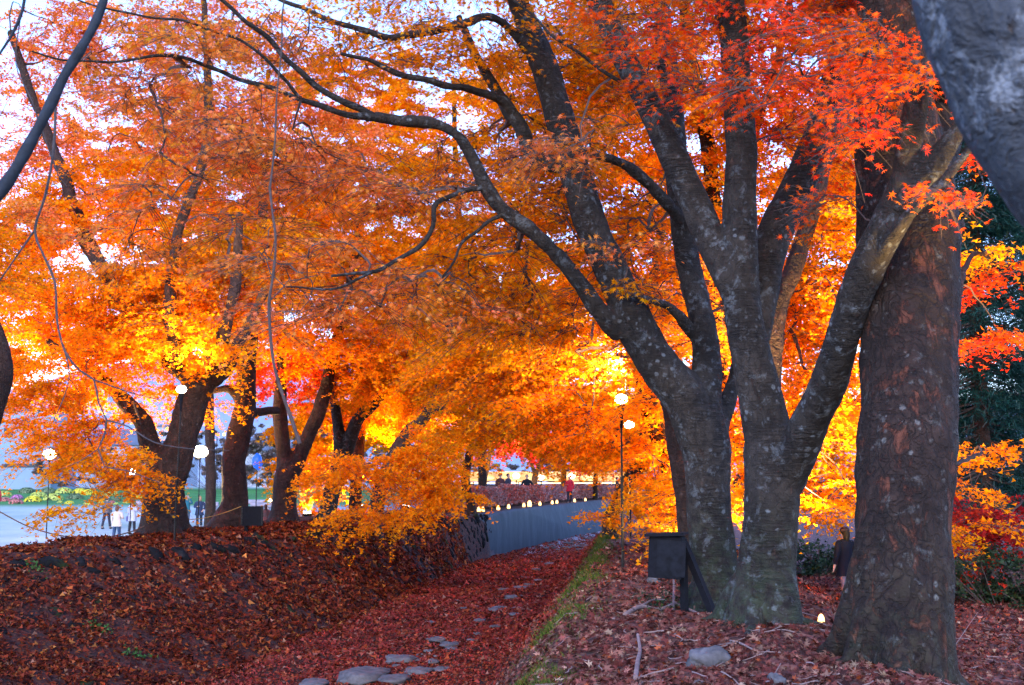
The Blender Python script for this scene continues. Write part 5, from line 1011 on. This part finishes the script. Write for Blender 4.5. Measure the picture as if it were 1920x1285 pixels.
building("greyish building behind the broad maple's left arm", 300, 800, 905, 190, 90, M_WALL2, [(-.3, .7, 1.3, 1.2), (0, .7, 1.3, 1.2), (.3, .7, 1.3, 1.2), (-.3, .3, 1.3, 1.2), (.3, .3, 1.3, 1.2)])
building("distant low house between the second and third left bank trunks", 490, 845, 905, 180, 80, M_WALL2, [(-.2, .5, 1.2, 1.2), (.2, .5, 1.2, 1.2)], roofh=2.0, flatroof=False)
# bare brown brush and hills behind the field
for i, (px, Y, w_, h_, lab) in enumerate(((420, 135, 110, 110, "behind the broad maple"), (560, 140, 120, 120, "behind the V-shaped maple"), (190, 138, 130, 80, "behind the flower bed"), (700, 130, 120, 120, "behind the drooping fans"), (1000, 130, 130, 70, "behind the stalls"), (1180, 125, 120, 80, "behind the right lamp posts"))):
    PAL['br'] = [(.13, .09, .09), (.18, .13, .12), (.10, .10, .09)]
    shrub("low grey brown bare brush " + lab, px, 900, Y, w_, h_, 'br', 200 + i, sz=.3, group="bare brush beyond the field", dens=.12, name="bare_bush")
m, nt, b = newmat("hillside_painted_haze"); nt.links.new(ramp(nt, noi(nt, .02, 6, .65, geo(nt)), [(.3, (.16, .22, .32)), (.7, (.26, .33, .45))]), b.inputs["Base Color"]); b.inputs["Roughness"].default_value = 1  # dusk haze is painted into the pale blue hill colour
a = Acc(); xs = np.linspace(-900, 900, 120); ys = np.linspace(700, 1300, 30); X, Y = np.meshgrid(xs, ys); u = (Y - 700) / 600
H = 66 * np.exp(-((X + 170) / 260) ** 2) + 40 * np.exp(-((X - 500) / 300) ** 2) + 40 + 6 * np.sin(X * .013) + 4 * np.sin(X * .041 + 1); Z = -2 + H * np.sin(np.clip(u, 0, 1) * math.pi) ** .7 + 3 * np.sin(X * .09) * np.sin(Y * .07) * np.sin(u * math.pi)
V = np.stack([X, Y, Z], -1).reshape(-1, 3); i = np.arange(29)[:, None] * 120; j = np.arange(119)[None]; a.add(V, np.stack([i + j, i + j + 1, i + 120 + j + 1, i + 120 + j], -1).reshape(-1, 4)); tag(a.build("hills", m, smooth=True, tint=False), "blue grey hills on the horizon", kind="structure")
# ---------------------------------------------------------------- people
def skin_body(name, verts, edges, radii, mat, root_i=0, sub=1):
    me = bpy.data.meshes.new(name); me.from_pydata(verts, edges, []); o = bpy.data.objects.new(name, me); COL.objects.link(o)
    o.modifiers.new("s", 'SKIN')
    if not me.skin_vertices: raise RuntimeError("no skin layer")
    sv = me.skin_vertices[0].data
    for i, r in enumerate(radii): sv[i].radius = (r, r) if not isinstance(r, tuple) else r
    sv[root_i].use_root = True; o.modifiers.new("u", 'SUBSURF').levels = sub
    dg = bpy.context.evaluated_depsgraph_get(); m2 = bpy.data.meshes.new_from_object(o.evaluated_get(dg)); o.modifiers.clear(); old = o.data; o.data = m2; bpy.data.meshes.remove(old); m2.name = name
    m2.materials.clear(); m2.materials.append(mat); m2.polygons.foreach_set("use_smooth", np.ones(len(m2.polygons), bool)); return o
M_SKIN = flat("skin", (.55, .33, .24), .6, 0, .05)
def person(label, px, py_feet, H, face, coat, hem, leg, hair, arms=("down", "down"), stride=.0, hairlen=.12, bag=None, scarf=None, guess=60, p=None, hemw=.25, hat=None, shorts=None, shoe=(.03, .025, .025)):
    """face: heading in degrees, 0 looks at the camera; hem: coat hem as a share of the height"""
    if p is None: p = on_ground(px, py_feet, guess)
    root = empty("person", p, label, "person"); root.rotation_euler = (0, 0, math.radians(face)); s = H / 1.7
    def col(c, r=.8): return flat("cloth", c, r, 0, .15, 12)
    # x to the side, -y the way the figure looks
    hipz, kz, az = .90, .48, .08; shz = 1.40
    V = []; E = []; R = []
    def add(v, r, par=None):
        V.append([q * s for q in v]); R.append(tuple(q * s for q in r) if isinstance(r, tuple) else r * s)
        if par is not None: E.append((par, len(V) - 1))
        return len(V) - 1
    pel = add((0, 0, .93), (.135, .10)); sp = add((0, .01, 1.10), (.12, .09), pel); ch = add((0, .0, 1.30), (.145, .10), sp); nk = add((0, 0, 1.44), .06, ch); nk2 = add((0, -.01, 1.50), .052, nk); h1 = add((0, -.025, 1.56), (.072, .08), nk2); h2 = add((0, -.015, 1.63), (.078, .09), h1); add((0, -.01, 1.69), (.05, .055), h2)
    feet = []
    for sx, st in ((-1, stride), (1, -stride)):
        hp = add((sx * .09, 0, hipz - .04), .085, pel); k_ = add((sx * .10, -st * .5 - .01, kz), .058, hp); an = add((sx * .10, -st + .02, az), .038, k_); add((sx * .11, -st - .13, .035), .035, an); feet.append((sx * .10, -st, 0))
    hands = []; armp = []
    for sx, ar in ((-1, arms[0]), (1, arms[1])):
        sh = add((sx * .175, 0, shz - .02), .058, ch)
        el, wr = {"down": ((sx * .25, .02, 1.13), (sx * .26, -.06, .88)), "up": ((sx * .27, -.18, 1.33), (sx * .12, -.24, 1.60)), "chest": ((sx * .26, -.03, 1.14), (sx * .07, -.24, 1.16)), "hip": ((sx * .30, .02, 1.14), (sx * .22, -.10, .98)), "swing": ((sx * .27, .06, 1.13), (sx * .31, .02, .88))}[ar]
        e_ = add(el, .042, sh); w_ = add(wr, .028, e_); d = np.array(wr) - np.array(el); d /= np.linalg.norm(d); side = np.cross(d, [0, 0, 1.0]); side = side / (np.linalg.norm(side) + 1e-6) if np.linalg.norm(side) > .1 else np.array([1.0, 0, 0])
        pm = add(tuple(np.array(wr) + d * .06), (.034, .022), w_); armp.append((sh, el, wr))
        for f, ln in enumerate((.07, .08, .075, .06)):
            b0 = np.array(wr) + d * .10 + side * (f - 1.5) * .021; k0 = add(tuple(b0), .010, pm); k1 = add(tuple(b0 + d * ln * .55), .0095, k0); add(tuple(b0 + d * ln + np.array([0, -.02, 0])), .008, k1)
        t0 = np.array(wr) + d * .045 - side * .04; k0 = add(tuple(t0), .012, pm); add(tuple(t0 + d * .05 - side * .02), .009, k0)
    b = skin_body("body", V, E, R, M_SKIN); b.parent = root
    # nose and ears
    a = Acc(); ball(a, [0, -.105 * s, 1.585 * s], .016 * s, seg=8, rings=6, squash=(.8, 1, 1.3)); 
    for sx in (-1, 1): ball(a, [sx * .076 * s, -.01 * s, 1.585 * s], .02 * s, seg=8, rings=6, squash=(.5, .8, 1.3))
    a.build("face", M_SKIN, root, smooth=True, tint=False)
    a = Acc(); ball(a, [0, .012 * s, 1.625 * s], .108 * s, seg=14, rings=9, squash=(.9, 1, .98))
    V_ = a.V[0]; a.V[0] = np.where((V_[:, 1:2] < -.035 * s) & (V_[:, 2:] < 1.66 * s), V_ * [.9, .0, 1] + [0, -.03 * s, 0], V_).astype(np.float32)
    if hairlen > .15: tube_caps(a, np.array([[0, .05, 1.62], [0, .06, 1.52], [0, .05, 1.62 - hairlen]]) * s, np.array([.085, .085, .06]) * s, 12)
    a.build("hair", col(hair, .6), root, smooth=True, tint=False)
    if hat: a = Acc(); ball(a, [0, 0, 1.66 * s], .112 * s, seg=14, rings=8, squash=(1, 1, .75)); a.build("hat", col(hat), root, smooth=True, tint=False)
    # coat: elliptical rings with folds
    rings = [(1.47, .075, .07), (1.43, .14, .095), (1.38, .185, .12), (1.25, .19, .13), (1.1, .175, .125), (1.0, .19, .135)]; hz_ = hem * 1.7; zz = 1.0
    while zz - .12 > hz_: zz -= .12; rings.append((zz, .19 + (1.0 - zz) / max(.01, 1.0 - hz_) * (hemw - .19), .15 + (1.0 - zz) * .05))
    rings.append((hz_, hemw, .17)); n = 20; th = np.arange(n) * 2 * math.pi / n; VV = []
    for i, (z, rx, ry) in enumerate(rings): f = 1 + .05 * np.sin(th * 5 + i) * (i / len(rings)); VV.append(np.stack([rx * f * np.cos(th), ry * f * np.sin(th), np.full(n, z)], 1))
    a = Acc(); VV = np.vstack(VV) * s; i = np.arange(len(rings) - 1)[:, None] * n; j = np.arange(n)[None]; j2 = (j + 1) % n; a.add(VV, np.stack([i + j, i + n + j, i + n + j2, i + j2], -1).reshape(-1, 4)); a.add(VV[-n:], [list(range(n))])
    for sx, (sh, el, wr) in zip((-1, 1), armp):
        q = cat_rom(np.array([[sx * .14, 0, 1.38, .075], [sx * .19, 0, 1.34, .073], [*el, .062], [*(np.array(wr) * .93 + np.array(el) * .07), .048]]) * s, .05); tube_caps(a, q[:, :3], q[:, 3], 12)
    a.build("coat", col(coat), root, smooth=True, tint=False)
    a = Acc()
    for sx, st in ((-1, stride), (1, -stride)):
        bot = .13 if not shorts else .36
        q = cat_rom(np.array([[sx * .085, 0, .92, .10], [sx * .10, -st * .5, kz + .02, .075], [sx * .10, -st * (1 if not shorts else .7) + .01, bot, .065 if not shorts else .085]]) * s, .06); tube_caps(a, q[:, :3], q[:, 3], 12)
    a.build("trousers" if not shorts else "shorts", col(leg), root, smooth=True, tint=False)
    for sx, st in ((-1, stride), (1, -stride)): a = Acc(); ball(a, np.array([sx * .105, -st - .05, .045]) * s, .10 * s, seg=12, rings=7, squash=(.5, 1.35, .48)); a.build("shoe", col(shoe), root, smooth=True, tint=False)
    if bag:
        a = Acc(); c = np.array(bag[1]) * s; box(a, c, np.array([.10, .30, .24]) * s, rz=bag[2]); tube_caps(a, [c + np.array([0, .08, .1]) * s, np.array([bag[1][0] * .6, 0, 1.36]) * s, c + np.array([0, -.08, .1]) * s], [.012 * s] * 3, 6); a.build("bag", col(bag[0]), root, tint=False)
    if scarf: a = Acc(); q = np.array([[math.cos(t) * .085, math.sin(t) * .08, 1.45] for t in np.linspace(0, 2 * math.pi, 14)]) * s; tube_caps(a, q, np.full(14, .03 * s), 8); a.build("scarf", col(scarf), root, smooth=True, tint=False)
    return root
person("woman in navy coat with pale blue bag on the lawn, right of the broad maple", 373, 990, 1.68, 5, (.02, .035, .08), .40, (.015, .03, .045), (.45, .24, .08), ("chest", "hip"), .03, .2, ((.2, .35, .5), (-.3, -.05, .85), .3), (.12, .09, .05))
person("person in teal raising a camera, half hidden behind the broad maple trunk", 349, 988, 1.66, 15, (.02, .13, .18), .46, (.08, .10, .14), (.35, .3, .28), ("up", "up"), .03)
person("person in a short beige coat and jeans seen from behind on the lawn", 218, 1018, 1.55, 170, (.55, .48, .42), .44, (.03, .06, .13), (.12, .06, .04), ("chest", "down"), .10, .18)
person("woman in a long pale grey coat with a dark bag beside the hanging leaves", 247, 1002, 1.66, 150, (.38, .38, .48), .38, (.02, .02, .03), (.2, .08, .05), ("chest", "down"), .08, .2, ((.10, .10, .22), (.27, -.02, .75), .2))
person("person with dark trousers and white cap mostly hidden by hanging orange leaves", 199, 992, 1.68, 160, (.10, .09, .10), .5, (.03, .03, .045), (.05, .04, .04), ("down", "down"), .2, hat=(.6, .6, .65))
person("person in red cut by the left edge of the picture near the flower bed", -4, 962, 1.7, 90, (.55, .02, .03), .45, (.03, .03, .05), (.04, .03, .03), ("chest", "down"), .1, guess=75)
person("dark-haired person sitting low just left of the V-shaped maple", 499, 1000, 1.0, 200, (.16, .09, .08), .35, (.05, .03, .03), (.08, .03, .02), ("chest", "chest"), .02, .25, p=P(497, 1004, 40.5))
def behind(px, topy, Y, *a_, **k_):
    H = a_[1] if False else k_.pop("H"); q = P(px, topy, Y); return np.array([q[0], q[1], max(float(hz(q[0], q[1])), q[2] - H)])
for lab, px, ty, Y, H, face, coat, hem, leg, hair, arms, hat in (
    ("leftmost person behind the hedge, in dark maroon jacket and cap", 938, 893, 66, 1.72, 30, (.08, .02, .02), .5, (.03, .03, .04), (.03, .02, .02), ("chest", "down"), (.05, .02, .02)),
    ("person in dark blue close behind the maroon jacket, by the grey trunk", 953, 892, 68, 1.74, 60, (.03, .03, .05), .48, (.02, .02, .03), (.03, .02, .02), ("down", "down"), None),
    ("person in a black coat facing the camera in the middle behind the hedge", 988, 896, 70, 1.68, 0, (.015, .016, .022), .42, (.02, .02, .03), (.04, .025, .02), ("hip", "hip"), None),
    ("person in a bright red coat behind the right part of the hedge", 1068, 893, 76, 1.70, -25, (.55, .015, .03), .45, (.03, .03, .04), (.03, .02, .02), ("chest", "down"), None),
    ("dark figure at the far right end of the hedge by the leaning trunk", 1157, 895, 84, 1.7, 80, (.03, .02, .02), .5, (.02, .02, .03), (.03, .02, .02), ("down", "down"), None)):
    person(lab, px, 0, H, face, coat, hem, leg, hair, arms, .05, p=behind(px, ty, Y, H=H), hat=hat)
person("person in dark navy jacket and pale trousers walking away, half behind the massive trunk", 1588, 1132, 1.40, 200, (.004, .006, .014), .37, (.16, .12, .15), (.006, .005, .005), ("swing", "swing"), .10, .2, guess=22, hemw=.25, shoe=(.2, .06, .03), hat=(.02, .012, .016))
q = on_ground(1772, 1108, 20); person("person in white mostly hidden behind the right side of the massive trunk", 1768, 1125, 1.25, 160, (.6, .58, .58), .5, (.08, .07, .1), (.05, .03, .03), ("down", "down"), .05, guess=20)
print("leaves:", LEAFCOUNT[0], "objects:", len(bpy.data.objects))
